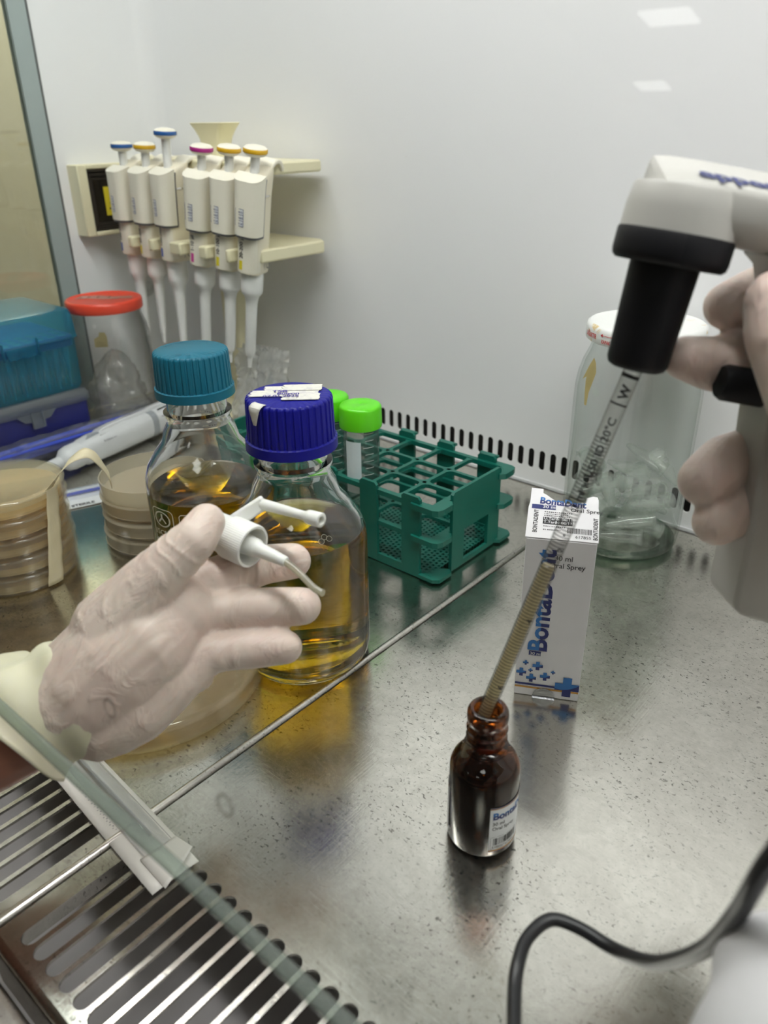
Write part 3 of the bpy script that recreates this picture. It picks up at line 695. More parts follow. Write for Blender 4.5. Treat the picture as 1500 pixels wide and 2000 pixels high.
for i in range(nx_):
    for j in range(ny_):
        x = gx[-1] + .002 + pb * i; y = gy[0] + .001 + pb * j + (pb / 2 if i % 2 else 0); h = .0014
        o8 = [(x + dx * pb / 2, y + dy * pb / 2) for dx, dy in ((1, 1), (-1, 1), (-1, -1), (1, -1))]
        i8 = [(x + h, y), (x, y + h), (x - h, y), (x, y - h)]
        i8 = [(x + h * .75, y + h * .75), (x - h * .75, y + h * .75), (x - h * .75, y - h * .75), (x + h * .75, y - h * .75)]
        vs = [(a, b, .0048) for a, b in o8 + i8] + [(a, b, .0026) for a, b in i8]
        mb.add(vs, [(k, (k + 1) % 4, 4 + (k + 1) % 4, 4 + k) for k in range(4)] + [(4 + k, 4 + (k + 1) % 4, 8 + (k + 1) % 4, 8 + k) for k in range(4)])
o = obj('perforated_base', mb, RACK, rk, True, smooth=False); o['kind'] = 'stuff'
mb = MB()
for x, sx in ((gx[0], 1), (gx[-1], -1)):
    for y, sy in ((gy[0], -1), (gy[-1], 1)):
        pts = [(x + sx * a, y - sy * b) for a, b in ((-.012, .0), (-.009, -.0045), (.004, -.0045), (.0082, -.001), (.0082, .014), (.004, .017), (-.004, .012))]
        mb.prism(pts if sx * sy < 0 else pts[::-1], lambda a, b, h: (a, b, h), .0018, .0046)
mb.box((gx[-1], gy[0] - .001, 0.0), (gx[0], gy[0] + .0012, .0048)); mb.box((gx[-1], gy[-1] - .0012, 0.0), (gx[0], gy[-1] + .001, .0048))
obj('base_rim', mb, RACK, rk, True, smooth=False, recalc=True)
# front and rear uprights with a rail at the bottom, and their embossed numbers
upx = [(-.0520, -.0350), (-.0935, -.0765), (-.1355, -.1185), (-.1775, -.1605), (-.2195, -.2025), (-.2600, -.2430)]
for name, y0, y1 in (('front_frame', RY0 - .0018, RY0 + .0008), ('rear_frame', RY1 - .0008, RY1 + .0018)):
    mb = MB()
    for a, b in upx:
        mb.prism([(a, .001), (b, .001), (b, .0655), (b - .002, .0675), (a + .002, .0675), (a, .0655)], lambda x, z, h: (x, h, z), y0, y1)
        if 'rear' in name: mb.box((a, y1, .0655), (b, y1 + .003, .0675))
    if 'front' in name: mb.box((-.262, y0 + .0003, .0007), (-.0345, y1 - .0003, .0075))
    fr = obj(name, mb, RACK, rk, True, smooth=False, recalc=True)
    if 'front' in name:
        mb = MB(); fe = lambda x, z: (x, y0 - .0003, z)
        for a, b in upx:
            for z, s in ((.0605, '5'), (.0335, '6')):
                put_text(mb, s, .0036, fe, .02, rot=pi / 2, at=(a + .0085, z - .0010))
                rr_outline(mb, a + .0040, z - .0022, a + .0100, z + .0022, .0006, .0004, fe, 2)
        obj('moulded_numbers', mb, plain('rack_green_dark', (.004, .12, .09), .4), fr, True)
for name, x0, x1 in (('end_panel', -.0238, -.0212), ('end_panel', -.2700, -.2674)):
    mb = MB(); ya, yb, za, zb2 = -.1765, -.1130, .0015, .0655; wa, wb, wz0, wz1 = -.1610, -.1285, .0055, .0320
    mb.box((x0, ya, za), (x1, wa, zb2)); mb.box((x0, wb, za), (x1, yb, zb2)); mb.box((x0, wa, za), (x1, wb, wz0)); mb.box((x0, wa, wz1), (x1, wb, zb2))
    mb.prism([(ya, zb2), (yb, zb2), (yb - .002, zb2 + .0018), (ya + .002, zb2 + .0018)], lambda y, z, h: (h, y, z), x0, x1)
    ep = obj(name, mb, RACK, rk, True, smooth=False, recalc=True)
    if x0 > -.1:
        mb = MB(); fe = lambda y, z: (x1 + .0003, y, z)
        rr_outline(mb, -.156, .0545, -.130, .0615, .002, .0004, fe, 3)
        for z in (.0500, .0465):
            for q in range(9): rect2(mb, -.160 + q * .0045, z, -.1565 + q * .0045, z + .0011, fe)
        for y, z in ((-.1690, .0600), (-.1205, .0590), (-.1700, .0290), (-.1200, .0330)): rr_outline(mb, y - .0018, z - .0018, y + .0018, z + .0018, .0005, .0004, fe, 2)
        obj('moulded_marks', mb, MATS['rack_green_dark'], ep, True)

# ---- 50 ml tubes standing in the rack
def make_tube(label, loc):
    t = thing('centrifuge_tube', label, 'tube', loc, (0, 0, 0), 'lime-capped tubes in the green rack')
    pr = [(0, .0015), (.0035, .0022), (.0132, .0165), (.0138, .018), (.0138, .102)]
    inn = [(r - .0009, z + .0008) for r, z in pr[::-1]]; inn[-1] = (0, .003)
    obj('tube_body', MB().lathe(pr, 40), TUBEP, t)
    def kn(r, z, a, k): return r - (.00022 * (0.5 + .5 * cos(a * 90)) if 1 <= k <= 3 else 0)
    c = obj('screw_cap', MB().lathe([(.0150, .0990), (.0163, .0994), (.0165, .101), (.0161, .1145), (.0152, .1163), (.0130, .1170), (.0015, .1172), (.0006, .1166), (0, .1166)], 180, mod=kn), LIME, t, angle=50)
    f1 = cyl(RAD(-74), .01395)
    obj('writing_patch', rect2(MB(), -.0070, .048, .0062, .0905, f1, 8, 1), plain('patch_white', (.70, .80, .82), .45), t)
    mb = MB(); f2 = cyl(RAD(-22), .0139)
    for i in range(9): rect2(mb, -.0030 if i % 2 else -.0046, .052 + .0056 * i, .0042, .0524 + .0056 * i, f2, 5, 1)
    obj('graduation_marks', mb, WHITE_INK, t)
    return t
make_tube('lime-capped clear tube in the rack, nearer the empty cells', (-.107, -.181, .0018))
make_tube('lime-capped clear tube mostly hidden behind the dark blue bottle cap', (-.1415, -.1805, .0018))

# ================================================================== carton
bxM = Matrix(((.885, -.466, 0, .0904), (.466, .885, 0, -.2650), (0, 0, 1, 0), (0, 0, 0, 1)))
bx = thing('carton', 'white oral spray carton with torn top flap, behind the amber bottle', 'carton', (0, 0, 0), bxM)
BW, BD, BH = .0376, .036, .1070
mb = MB(); mb.box((0, 0, .0003), (BW, .0006, BH)); mb.box((0, .0006, .0003), (.0006, BD, BH)); mb.box((BW - .0006, .0006, .0003), (BW, BD, BH)); mb.box((.0006, BD - .0006, .0003), (BW - .0006, BD, BH - .004)); mb.box((.0006, .0006, .0003), (BW - .0006, BD - .0006, .0009))
body = obj('carton_body', mb, CARD, bx, bevel=.0003)
SL = .30
tf = lambda u, v, h: (u, v + .0002, BH + .0004 + v * SL + h)
fl_ = [(-.0006, 0), (BW + .0004, 0), (BW + .0006, .022), (BW, .026), (BW, .0325), (.0368, .0350), (.0345, .0352), (.0310, .0335), (.0308, .0300), (.0285, .0290), (.0215, .0275), (.0150, .0285), (.0115, .0312), (.0085, .0338), (.0068, .0348), (.0066, .0382), (0, .0385), (0, .027), (-.0006, .023)]
flap = obj('top_flap', MB().prism(fl_, tf, 0, .0004), CARD, bx, smooth=False)
obj('torn_liner', MB().prism([(.008, .0272), (.0305, .0272), (.0300, .0310), (.022, .0298), (.013, .0312), (.0078, .0352)], lambda u, v, h: (u, v, BH - .001 + v * SL + h), 0, .0005), CARD_IN, flap, smooth=False)
def tp(d=.00055): return lambda u, v: tf(u, v, d)
def split_text(s, size, cut, bold, align='LEFT'):
    """lettering cut along a horizontal line into its lower and upper halves"""
    vs, fs = text2d(s, size, bold, align); out = []
    for up in (False, True):
        bm = bmesh.new(); bv = [bm.verts.new((x, y, 0)) for x, y in vs]
        for f in fs:
            try: bm.faces.new([bv[i] for i in f])
            except ValueError: pass
        bmesh.ops.bisect_plane(bm, geom=bm.verts[:] + bm.edges[:] + bm.faces[:], plane_co=(0, cut, 0), plane_no=(0, 1, 0), clear_inner=up, clear_outer=not up)
        bm.verts.index_update(); out.append(([(v.co.x, v.co.y) for v in bm.verts], [tuple(v.index for v in f.verts) for f in bm.faces])); bm.free()
    return out
def place(mb, g, fn, rot, at, sx=1.0):
    c, q = cos(rot), sin(rot); mb.add([fn(at[0] + x * sx * c - y * q, at[1] + x * sx * q + y * c) for x, y in g[0]], g[1]); return mb
# print on the top flap
lo, hi = split_text('BontaDent', .0072, .0026, .035)
mbn = place(MB(), lo, tp(), -.04, (.0052, .0262), .80); mbb = place(MB(), hi, tp(), -.04, (.0052, .0262), .80)
rect2(mbn, .0012, .0218, .0145, .0252, tp()); 
obj('flap_print_navy', mbn, NAVY_INK, flap); obj('flap_print_blue', mbb, BLUE_INK, flap)
mb = MB(); put_text(mb, '30 ml', .0034, tp(.0008), .02, at=(.0072, .0224)); obj('flap_print_white', mb, LABELW, flap)
mb = MB(); put_text(mb, 'Oral Sprey', .0040, tp(), .01, at=(.0225, .0215)); put_text(mb, 'BONTADENT', .0034, tp(), .02, rot=pi / 2, at=(.0052, .0035), sx=.85); put_text(mb, 'BONTADENT', .0034, tp(), .02, rot=pi / 2, at=(.0375, .0015), sx=.8)
rect2(mb, .0080, .0105, .0240, .0158, tp())
for z, n_ in ((.0195, 14), (.0180, 12), (.0166, 13), (.0085, 11), (.0060, 9)):
    for q in range(n_): rect2(mb, .0085 + q * .0011, z, .0085 + q * .0011 + random.uniform(.0004, .0009), z + .0007, tp())
x = .0215
while x < .0345:
    w_ = random.choice((.0002, .0003, .0005)); rect2(mb, x, .0050, x + w_, .0090, tp()); x += w_ + random.choice((.0002, .0003))
put_text(mb, '617855', .0028, tp(), .01, at=(.0258, .0018)); put_text(mb, '8', .0028, tp(), .01, at=(.0192, .0022))
obj('flap_print_black', mb, INK, flap)
mb = MB(); put_text(mb, 'Ü.Tarihi 08/11', .0027, tp(.0008), .02, at=(.0084, .0136)); put_text(mb, 'T.Tarihi 08/11', .0027, tp(.0008), .02, at=(.0084, .0110)); obj('flap_print_dates', mb, LABELW, flap)
# print on the front
bf = lambda d=.0003: (lambda u, z: (u, -d, z))
lo, hi = split_text('BontaDent', .0150, .0042, .03)
mbn = place(MB(), lo, bf(), pi / 2, (.0165, .0330), 1.02); mbb = place(MB(), hi, bf(), pi / 2, (.0165, .0330), 1.02)
def cross(mbl, mbd, cx, cz, s):
    a = s * .18; n = 10
    arc = [(-s / 2 + s * i / n, -a * .35 - .10 * s * (1 - ((i / n) * 2 - .75) ** 2) + .16 * s * (i / n) ** 2) for i in range(n + 1)]
    def side(x): return s / 2 if abs(x) <= a + 1e-9 else a
    for i in range(n):
        for (x0, y0), (x1, y1) in ((arc[i], arc[i + 1]),):
            cuts = sorted({x0, x1} | {c for c in (-a, a) if x0 < c < x1})
            for p, q in zip(cuts, cuts[1:]):
                m = (p + q) / 2; H = side(m); yp = y0 + (y1 - y0) * (p - x0) / (x1 - x0); yq = y0 + (y1 - y0) * (q - x0) / (x1 - x0)
                yp, yq = max(-H, min(H, yp)), max(-H, min(H, yq))
                mbl.add([bf(.0005)(cx + p, cz + yp), bf(.0005)(cx + q, cz + yq), bf(.0005)(cx + q, cz + H), bf(.0005)(cx + p, cz + H)], [(0, 1, 2, 3)])
                mbd.add([bf(.0005)(cx + p, cz - H), bf(.0005)(cx + q, cz - H), bf(.0005)(cx + q, cz + yq), bf(.0005)(cx + p, cz + yp)], [(0, 1, 2, 3)])
for cx, cz, s in ((.0305, .0099, .0140), (.0126, .0228, .0060), (.0094, .0136, .0058), (.0173, .0157, .0058), (.0087, .0192, .0026), (.0034, .0172, .0058), (.0217, .0194, .0026), (.0056, .0243, .0032)):
    cross(mbb, mbn, cx, cz, s)
rect2(mbn, .0002, .0080, BW - .0002, .0094, bf()); rect2(mbn, .0068, .0300, .0138, .0332, bf())
obj('front_print_navy', mbn, NAVY_INK, body); obj('front_print_blue', mbb, BLUE_INK, body)
obj('front_print_orange', rect2(MB(), .0002, .0058, BW - .0002, .0070, bf()), ORANGE_INK, body)
mb = MB(); put_text(mb, '30 ml', .0030, bf(.0005), .01, at=(.0073, .0305)); obj('front_print_white', mb, LABELW, body)
mb = MB(); put_text(mb, '30 ml', .0044, bf(), .008, at=(.0160, .0950)); put_text(mb, 'Oral Sprey', .0044, bf(), .008, at=(.0135, .0903)); obj('front_print_black', mb, INK, body)
t = NT('silver_foil'); nz = t.noise(t.coord(), 700, 3); t.princ((.30, .30, .31), .25, Metallic=1.0, Normal=t.bump(nz, .4, .0006)); FOIL = t.m
n = 16; poly = [(.0175 + .0066 * cos(pi * i / n), .0006 + .0066 * sin(pi * i / n)) for i in range(n + 1)]
mb = poly2(MB(), poly, bf(.0007)); mb.grid(1, 4, lambda s, v: (.0109 + .0132 * s, -.0007 - .0012 * sin(v * pi / 2), .0006 - .0005 * v)); obj('seal_sticker', mb, FOIL, body)

# ================================================================== amber bottle
ab = thing('spray_bottle', 'small open amber glass bottle with white label and pipette in its mouth', 'bottle', (.1334, -.3631, 0))
R = .0163
out = [(.0138, 0), (.0152, .0008), (R, .0030), (R, .0430), (.0160, .0458), (.0148, .0488), (.0126, .0515), (.0098, .0535), (.0094, .0545), (.0103, .0556), (.0104, .0566), (.0098, .0574), (.0084, .0580), (.0084, .0605), (.0094, .0615), (.0094, .0623), (.0084, .0633), (.0084, .0655), (.0094, .0665), (.0094, .0673), (.0084, .0683), (.0085, .0700), (.0092, .0712), (.0094, .0735), (.0092, .0760), (.0084, .0775), (.0070, .0780)]
inn = [(.0062, .0775), (.0058, .0762), (.0058, .0560), (.0070, .0525), (.0118, .0490), (.0142, .0455), (.0147, .0420), (.0147, .0040), (.013, .0026), (0, .0030)]
obj('glass_body', MB().lathe([(0, .0010), (.0120, .0008)] + out + inn, 64), AMBGL, ab, angle=60)
obj('liquid', MB().lathe([(0, .0013), (.0134, .0006), (.0150, .0014), (.0160, .0034), (.0160, .0425), (.0150, .0440), (0, .0440)], 48), DARKLIQ, ab)
lb = cyl(RAD(-45), R + .0002)
lab = obj('wrap_label', rect2(MB(), 0, .0060, RAD(279) * R, .0335, lb, 60, 1), LABELW, ab)
l2 = cyl(RAD(-45), R + .00035)
lo, hi = split_text('BontaDent', .0058, .0021, .035)
obj('label_print_navy', place(MB(), lo, l2, 0, (.0012, .0263), .95), NAVY_INK, lab); obj('label_print_blue', place(MB(), hi, l2, 0, (.0012, .0263), .95), BLUE_INK, lab)
mb = MB(); put_text(mb, '30 ml', .0028, l2, .005, at=(.0012, .0225)); put_text(mb, 'Oral Sprey', .0028, l2, .005, at=(.0012, .0195))
x = .0022
while x < .0150:
    w_ = random.choice((.0002, .0003, .0006)); rect2(mb, x, .0098, x + w_, .0142, l2); x += w_ + random.choice((.0002, .0003, .0005))
put_text(mb, '8 682457 617855', .0017, l2, .0, at=(.0016, .0080)); rr_outline(mb, .0008, .0074, .0160, .0150, .0004, .00012, l2, 2)
for q in range(9):
    for k in range(5): rect2(mb, .0655 + k * .0024, .0300 - q * .0023, .0655 + k * .0024 + random.uniform(.0012, .0022), .0307 - q * .0023, l2)
obj('label_print_black', mb, INK, lab)
mb = MB(); rect2(mb, 0, .0060, RAD(279) * R, .0068, l2, 60, 1); rect2(mb, 0, .0326, RAD(279) * R, .0331, l2, 60, 1); obj('label_print_gold', mb, ORANGE_INK, lab)
mb = MB(); rect2(mb, 0, .0057, RAD(279) * R, .00605, l2, 60, 1); rect2(mb, 0, .0331, RAD(279) * R, .0335, l2, 60, 1); obj('label_print_edge', mb, NAVY_INK, lab)

# ================================================================== graduated pipette in the controller
G = V((.1608, -.3192, .2262)); EX = V((.7577, .6270, -.1810)); EY_ = V((.0717, .1957, .9781)); EZ_ = V((-.6486, .7540, -.1033))
PD = (G - V((.1334, -.3631, .078))).normalized(); PT = V((.1334, -.3631, .078)) - PD * .046 + V((-.0005, .0, 0))
pipM = frame_z(PT, PD)
gp = thing('graduated_pipette', 'long graduated glass pipette, half full, standing in the amber bottle', 'pipette', (0, 0, 0), pipM)
L = (G - PT).length + .012
obj('glass_tube', MB().lathe([(.0010, 0), (.0016, .004), (.0036, .022), (.0036, L)], 24), PIPG, gp)
obj('liquid_column', MB().lathe([(.0008, .001), (.0012, .005), (.0028, .022), (.0028, .118), (.0024, .1184), (0, .1184)], 20), PIPLIQ, gp)
def pf(a0): return lambda x, y: (.00366 * cos(a0 - y / .00366), .00366 * sin(a0 - y / .00366), x)
camdir = pipM.inverted().to_3x3() @ (V((.2757, -.5958, .3112)) - V((.147, -.341, .15))); ac = atan2(camdir.y, camdir.x)
mb = MB(); ft = pf(ac)
z = .026; k = 0
while z < .176:
    long = k % 10 == 0; hw = .0068 if long else (.0056 if k % 5 == 0 else .0050)
    rect2(mb, z, -hw + .0016, z + .00034, hw * .6 + .0012, ft, 1, 8); z += .00152; k += 1
obj('graduation_marks', mb, INK, gp)
mb = MB()
put_text(mb, '2 ml x 1/50 ID 20°C', .0042, ft, .02, at=(L - .070, -.0018), sx=1.12)
for z, s in ((.160, '0'), (.126, '2'), (.092, '4'), (.058, '6')): put_text(mb, s, .0040, ft, .02, at=(z, -.0034))
rect2(mb, L - .0155, -.0042, L - .0140, .0042, ft, 1, 10)
put_text(mb, 'W', .0050, ft, .04, at=(L - .0235, -.0022)); rect2(mb, L - .0262, -.0042, L - .0254, .0042, ft, 1, 10)
obj('pipette_print', mb, INK, gp)

# ================================================================== pipette controller (gun)
gunM = Matrix(((EX.x, EY_.x, EZ_.x, G.x), (EX.y, EY_.y, EZ_.y, G.y), (EX.z, EY_.z, EZ_.z, G.z), (0, 0, 0, 1)))
gn = thing('pipette_controller', 'grey motorised pipette controller with black nose, held at the right', 'pipette controller', (0, 0, 0), gunM)
RY = Matrix.Rotation(-pi / 2, 4, 'X')     # lathe axis z -> local y
def lat(prof, c): return MB().lathe(prof, 48, Matrix.Translation(c) @ RY)
noz = obj('nose_cone', lat([(.0042, .001), (.0085, .0002), (.0104, .0012), (.0112, .0032), (.0124, .041), (0, .041)], (0, 0, 0)), BLACK, gn, angle=50)
obj('nose_collar', lat([(.0060, .0375), (.0185, .0378), (.0199, .0390), (.0203, .0410), (.0203, .0478), (.0198, .0487), (0, .0487)], (.0008, 0, 0)), BLACK, gn, angle=50)
obj('head_socket', lat([(.0198, .0484), (.0196, .0560), (.0188, .0628), (.0182, .0637), (0, .0638)], (.0008, 0, 0)), GUN, gn, angle=50)
# head: rounded section lofted along x
rings = []
for x, k, y0, top in ((-.0130, .62, .0540, -.0035), (-.0118, .84, .0520, -.0012), (-.0060, .97, .0500, 0), (.006, 1.0, .0482, .0004), (.040, 1.0, .0472, .0006), (.085, 1.0, .0470, .0006), (.098, .8, .0500, -.003)):
    sec = [(-.0165, .0560), (-.0165, .0622), (-.0160, .0640), (-.0148, .0652), (-.004, .0690), (.008, .0732), (.0105, .0738), (.0130, .0728), (.0150, .0690), (.0160, .0600), (.0150, .0530), (.0110, y0 + .0012), (.0060, y0), (-.0060, y0), (-.0115, y0 + .0016), (-.0150, .0525)]
    rings.append([(x, (yy if yy < .06 else yy + top), zz * k) for zz, yy in sec])
obj('head', MB().loft(rings), GUN, gn, angle=32, recalc=True)
hp = [(.0300, .0480), (.0360, .0440), (.0395, .0360), (.0430, .0150), (.0486, -.0070), (.0565, -.0480), (.0612, -.0820), (.0625, -.0850), (.0660, -.0872), (.0960, -.0915), (.0990, -.0890), (.0970, -.0480), (.0920, .0100), (.0930, .0480)]
obj('handle', MB().prism(hp[::-1], lambda x, y, h: (x, y, h), -.0135, .0135), GUN, gn, bevel=.0045)
mb = MB().lathe([(0, .0305), (.0058, .0310), (.0068, .0328), (.0068, .052), (0, .052)], 28, Matrix.Translation((0, .0015, -.004)) @ Matrix.Rotation(pi / 2, 4, 'Y') @ Matrix.Rotation(RAD(0), 4, 'X'))
obj('trigger', mb, BLACK, gn, angle=50)
mb = MB(); put_text(mb, 'eppendorf', .0118, lambda x, y: (x, .0690 + .0010 + (y - .0085) * .352, y - .0125), .03, at=(-.0010, 0)); obj('head_print', mb, NAVY_INK, gn)
cb = [(.0980, -.0870, 0)]
cable = thing('power_cable', 'black cable looping down from the pipette controller over the steel', 'cable', (.2, -.44, 0))
cp = [(.2214, -.4800, .0617), (.2050, -.4533, .0570), (.1998, -.4426, .0576), (.1976, -.4325, .0577), (.2003, -.4223, .0582), (.2094, -.4188, .0583), (.2231, -.4200, .0611), (.2349, -.4264, .0739), (.2431, -.4319, .0883), (.2524, -.4400, .1129), (.2577, -.4458, .1373), (.2606, -.4497, .1588), (.2640, -.4454, .1722), (.2690, -.4182, .1743), (.2650, -.3633, .1480), (.2430, -.3080, .1230), (.2225, -.2805, .1205)]
obj('cord', MB().tube(spline(cp, 10), .0024, 12), CABLE, cable, True)
obj('strain_relief', MB().tube([(.2215, -.2790, .1212), (.2375, -.3005, .1218)], [.0042, .0028], 14), BLACK, cable, True)

# ================================================================== right jar with microtubes
JX, JY = .0505, -.0430
jr = thing('glass_jar', 'tall glass jar with stained white lid, holding clear microtubes', 'jar', (JX, JY, 0))
w = .002
out = [(.040, 0), (.0425, .0012), (.0452, .0060), (.0462, .014), (.0465, .03), (.0465, .120), (.0462, .130), (.0450, .139), (.0425, .148), (.0395, .155), (.0378, .159), (.0372, .163), (.0372, .170)]
inn = [(.0352, .170), (.0352, .163), (.0375, .1545), (.0405, .1475), (.0430, .138), (.0444, .128), (.0445, .014), (.0415, .0055), (0, .0058)]
obj('glass_body', MB().lathe([(0, .003), (.034, .0026)] + out, 56), JARGL, jr, angle=60)
obj('glass_inside', MB().lathe(inn, 56), JARGL, jr, angle=60)
obj('glass_foot', MB().lathe([(.0350, .0005), (.0405, .0007), (.0440, .0042), (.0440, .0062), (.0350, .0056)], 56, closed=True), thin('jar_foot', (.70, .80, .73), (.28, .40, .34), .08, .04, .45), jr)
ld = obj('lid', MB().lathe([(.0395, .1655), (.0420, .1660), (.0425, .1672), (.0424, .1740), (.0418, .1765), (.0400, .1778), (.0380, .1770), (.0360, .1768), (0, .1770)], 64), STLID, jr, angle=50)
f = cyl(RAD(-114), .0428)
mb = MB(); put_text(mb, 'SAĞLIKTIR', .0046, lambda x, y: f(x, y + .1688), .02, at=(-.0190, .0005), sx=.72)
f2_ = lambda x, y: f(x, y + .1688)
rect2(mb, .0030, .0040, .0130, .0044, f2_, 6, 1); poly2(mb, [(.0012, .0042), (.0034, .0030), (.0034, .0054)], f2_)
put_text(mb, 'KAPAK', .0036, f2_, .02, at=(.0025, -.0012), sx=.72)
obj('lid_print', mb, RED_INK, ld)
f3_ = cyl(RAD(-112), .0470)
def body_r(z):
    pr = out; 
    for (r0, z0), (r1, z1) in zip(pr, pr[1:]):
        if z0 <= z <= z1: return r0 + (r1 - r0) * (z - z0) / max(1e-6, z1 - z0)
    return .0465
mb = MB(); pts = [(-.0105, .138), (-.0060, .141), (-.0052, .1375), (-.0035, .131), (-.0020, .121), (.0005, .121), (.0012, .131), (.0030, .139), (.0035, .146), (-.0010, .152), (-.0062, .1545), (-.0075, .149)]
mb.add([((body_r(z) + .0003) * cos(RAD(-116) + x / .0465), (body_r(z) + .0003) * sin(RAD(-116) + x / .0465), z) for x, z in pts], [tuple(range(len(pts)))])
obj('torn_sticker', mb, thin('old_tape_yellow', (.75, .62, .30), (.6, .48, .2), .05, .3, .4, .6, (.72, .56, .24)), jr)
# microtubes: 34 loose tubes, placed without overlap
def segdist(p1, q1, p2, q2):
    best = 9
    for i in range(7):
        a = p1.lerp(q1, i / 6)
        d = q2 - p2; t_ = max(0, min(1, (a - p2).dot(d) / max(1e-12, d.dot(d)))); best = min(best, (a - (p2 + d * t_)).length)
    return best
def micro_tree():
    t = thing('microtube', 'small clear microtube lying loose in the tall stained-lid jar', 'microtube', (0, 0, 0), group='microtubes in the tall jar')
    obj('tube_body', MB().lathe([(0, 0), (.0020, .0008), (.0026, .0040), (.0050, .0170), (.0050, .0340), (.0060, .0342), (.0060, .0352), (.0050, .0352)], 16), MICRO, t)
    mb = MB().lathe([(0, .0338), (.0042, .0338), (.0042, .0354), (.0064, .0356), (.0064, .0370), (.0058, .0374), (0, .0374)], 16); mb.box((.0050, -.002, .0352), (.0086, .002, .0358))
    obj('tube_lid', mb, MICRO, t)
    return t
rng = random.Random(11); caps = []
proto = micro_tree(); n_try = 0
while len(caps) < 36 and n_try < 30000:
    n_try += 1
    lvl = .0135 + .052 * rng.random() ** 1.2
    a = rng.uniform(0, 2 * pi); rr = .036 * sqrt(rng.random()); c = V((rr * cos(a), rr * sin(a), lvl))
    d = V((rng.gauss(0, 1), rng.gauss(0, 1), rng.gauss(0, .28))).normalized()
    p, q = c - d * .018, c + d * .019
    if any(v.xy.length > .0392 or v.z < .0125 for v in (p, q)): continue
    if any(segdist(p, q, p2, q2) < .0104 for p2, q2 in caps): continue
    caps.append((p, q))
for i, (p, q) in enumerate(caps):
    o = proto if i == 0 else copy_tree(proto)
    M = Matrix.Translation((JX, JY, 0)) @ frame_z(p, q - p); o.matrix_world = M

# ================================================================== red-lidded jar
rj = thing('glass_jar', 'glass jar with red metal lid and a plastic bag inside, behind the tip boxes', 'jar', (-.4955, -.155, 0))
obj('glass_body', MB().lathe([(0, .003), (.033, .0005), (.0385, .002), (.0410, .007), (.0415, .015), (.0415, .108), (.0405, .117), (.0375, .125), (.0362, .129), (.0362, .140)], 48), JARGL2, rj, angle=60)
obj('glass_inside', MB().lathe([(0, .006), (.036, .006), (.0395, .014), (.0395, .108), (.0385, .116), (.0355, .124), (.0342, .129), (.0342, .140)], 48), JARGL2, rj, angle=60)
ld = obj('lid', MB().lathe([(.0370, .1345), (.0385, .1348), (.0392, .1358), (.0392, .1435), (.0382, .1455), (.0362, .1460), (.0350, .1450), (0, .1452)], 56), RED_LID, rj, angle=50)
CT = thin('clear_tape', (.93, .84, .74), (.8, .7, .6), .16, .2, .4, .42, (.80, .66, .50))
mb = MB(); a = RAD(40); fx = lambda x, y: (x * cos(a) - y * sin(a), x * sin(a) + y * cos(a), .1463); poly2(mb, [(-.028, -.009), (-.012, -.007), (.004, -.011), (.031, -.005), (.030, .006), (.010, .004), (-.006, .009), (-.026, .006)], fx)
obj('tape_strip', mb, CT, ld)
mb = MB()
fxx = lambda x, y: (*fx(x, y)[:2], .1466)
for x in (-.016, -.006, .006): rect2(mb, x, -.004, x + .0012, .004, fxx)
obj('pen_marks', mb, INK, ld)
mb = MB(); f = cyl(RAD(-42), .0417); poly2(mb, [(-.0075, .1035), (.0055, .1035), (.0060, .114), (.0045, .1185), (-.0010, .1190), (-.0020, .115), (-.0075, .112)], f)
obj('torn_sticker', mb, thin('old_sticker', (.6, .52, .30), (.5, .42, .22), .04, .4, .4, .75, (.50, .43, .22)), rj)
from mathutils import noise as MN
def bagr(r, z, a, k):
    q = V((cos(a) * 1.6, sin(a) * 1.6, z * 55)); return max(.0004, r * (1 + .34 * MN.noise(q) + .24 * abs(MN.noise(q * 2.2)) - .08))
mb = MB().lathe([(max(.0005, .0325 * sqrt(max(0, 1 - (k / 26) ** 1.7)) * min(1, .35 + k / 5)), .003 + .084 * k / 26) for k in range(27)], 60, mod=bagr)
bg = obj('crumpled_bag', mb, HAZEBAG, None); bg.location = (-.4955, -.155, .004); tag(bg, 'crumpled translucent plastic bag stuffed in the red-lidded jar', 'bag')

# ================================================================== tip boxes against the left wall
BX0, BX1, BY0, BY1 = -.578, -.476, -.335, -.2012
def boxring(ins, z, r=.006): return [(x, y, z) for x, y in rrect(BX1 - BX0 - 2 * ins, BY1 - BY0 - 2 * ins, r, 4, (BX0 + BX1) / 2, (BY0 + BY1) / 2)]
b1 = thing('tip_box', 'navy pipette tip box with clear lip, under the teal one', 'tip box', ((BX0 + BX1) / 2, (BY0 + BY1) / 2, 0))
obj('box_base', MB().loft([boxring(.004, .0005), boxring(.0015, .004), boxring(.0008, .052), boxring(.0012, .0535)]), BOXNAVY, b1, True)
lip = MB().loft([boxring(-.0008, .0505), boxring(-.0018, .0520), boxring(-.0018, .0585), boxring(.001, .0632), boxring(.003, .0636)])
lp = obj('clear_lip', lip, LIPP, b1, True)
mb = MB(); yc = -.262
for o_ in ([(yc - .021, .0525), (yc - .013, .0445), (yc - .0055, .0435), (yc - .0045, .0360), (yc + .0055, .0360), (yc + .0065, .0435), (yc + .014, .0445), (yc + .022, .0525)],):
    mb.prism(o_[::1], lambda y, z, h: (h, y, z), BX1 + .0014, BX1 + .0032)
mb.box((BX1 + .003, yc - .0062, .0370), (BX1 + .0052, yc - .0044, .0540)); mb.box((BX1 + .003, yc + .0052, .0370), (BX1 + .0052, yc + .0070, .0540))
obj('latch', mb, LIPP, b1, True)
b2 = thing('tip_box', 'translucent teal pipette tip box with hinged lid, on the navy one', 'tip box', ((BX0 + BX1) / 2, (BY0 + BY1) / 2, .0637))
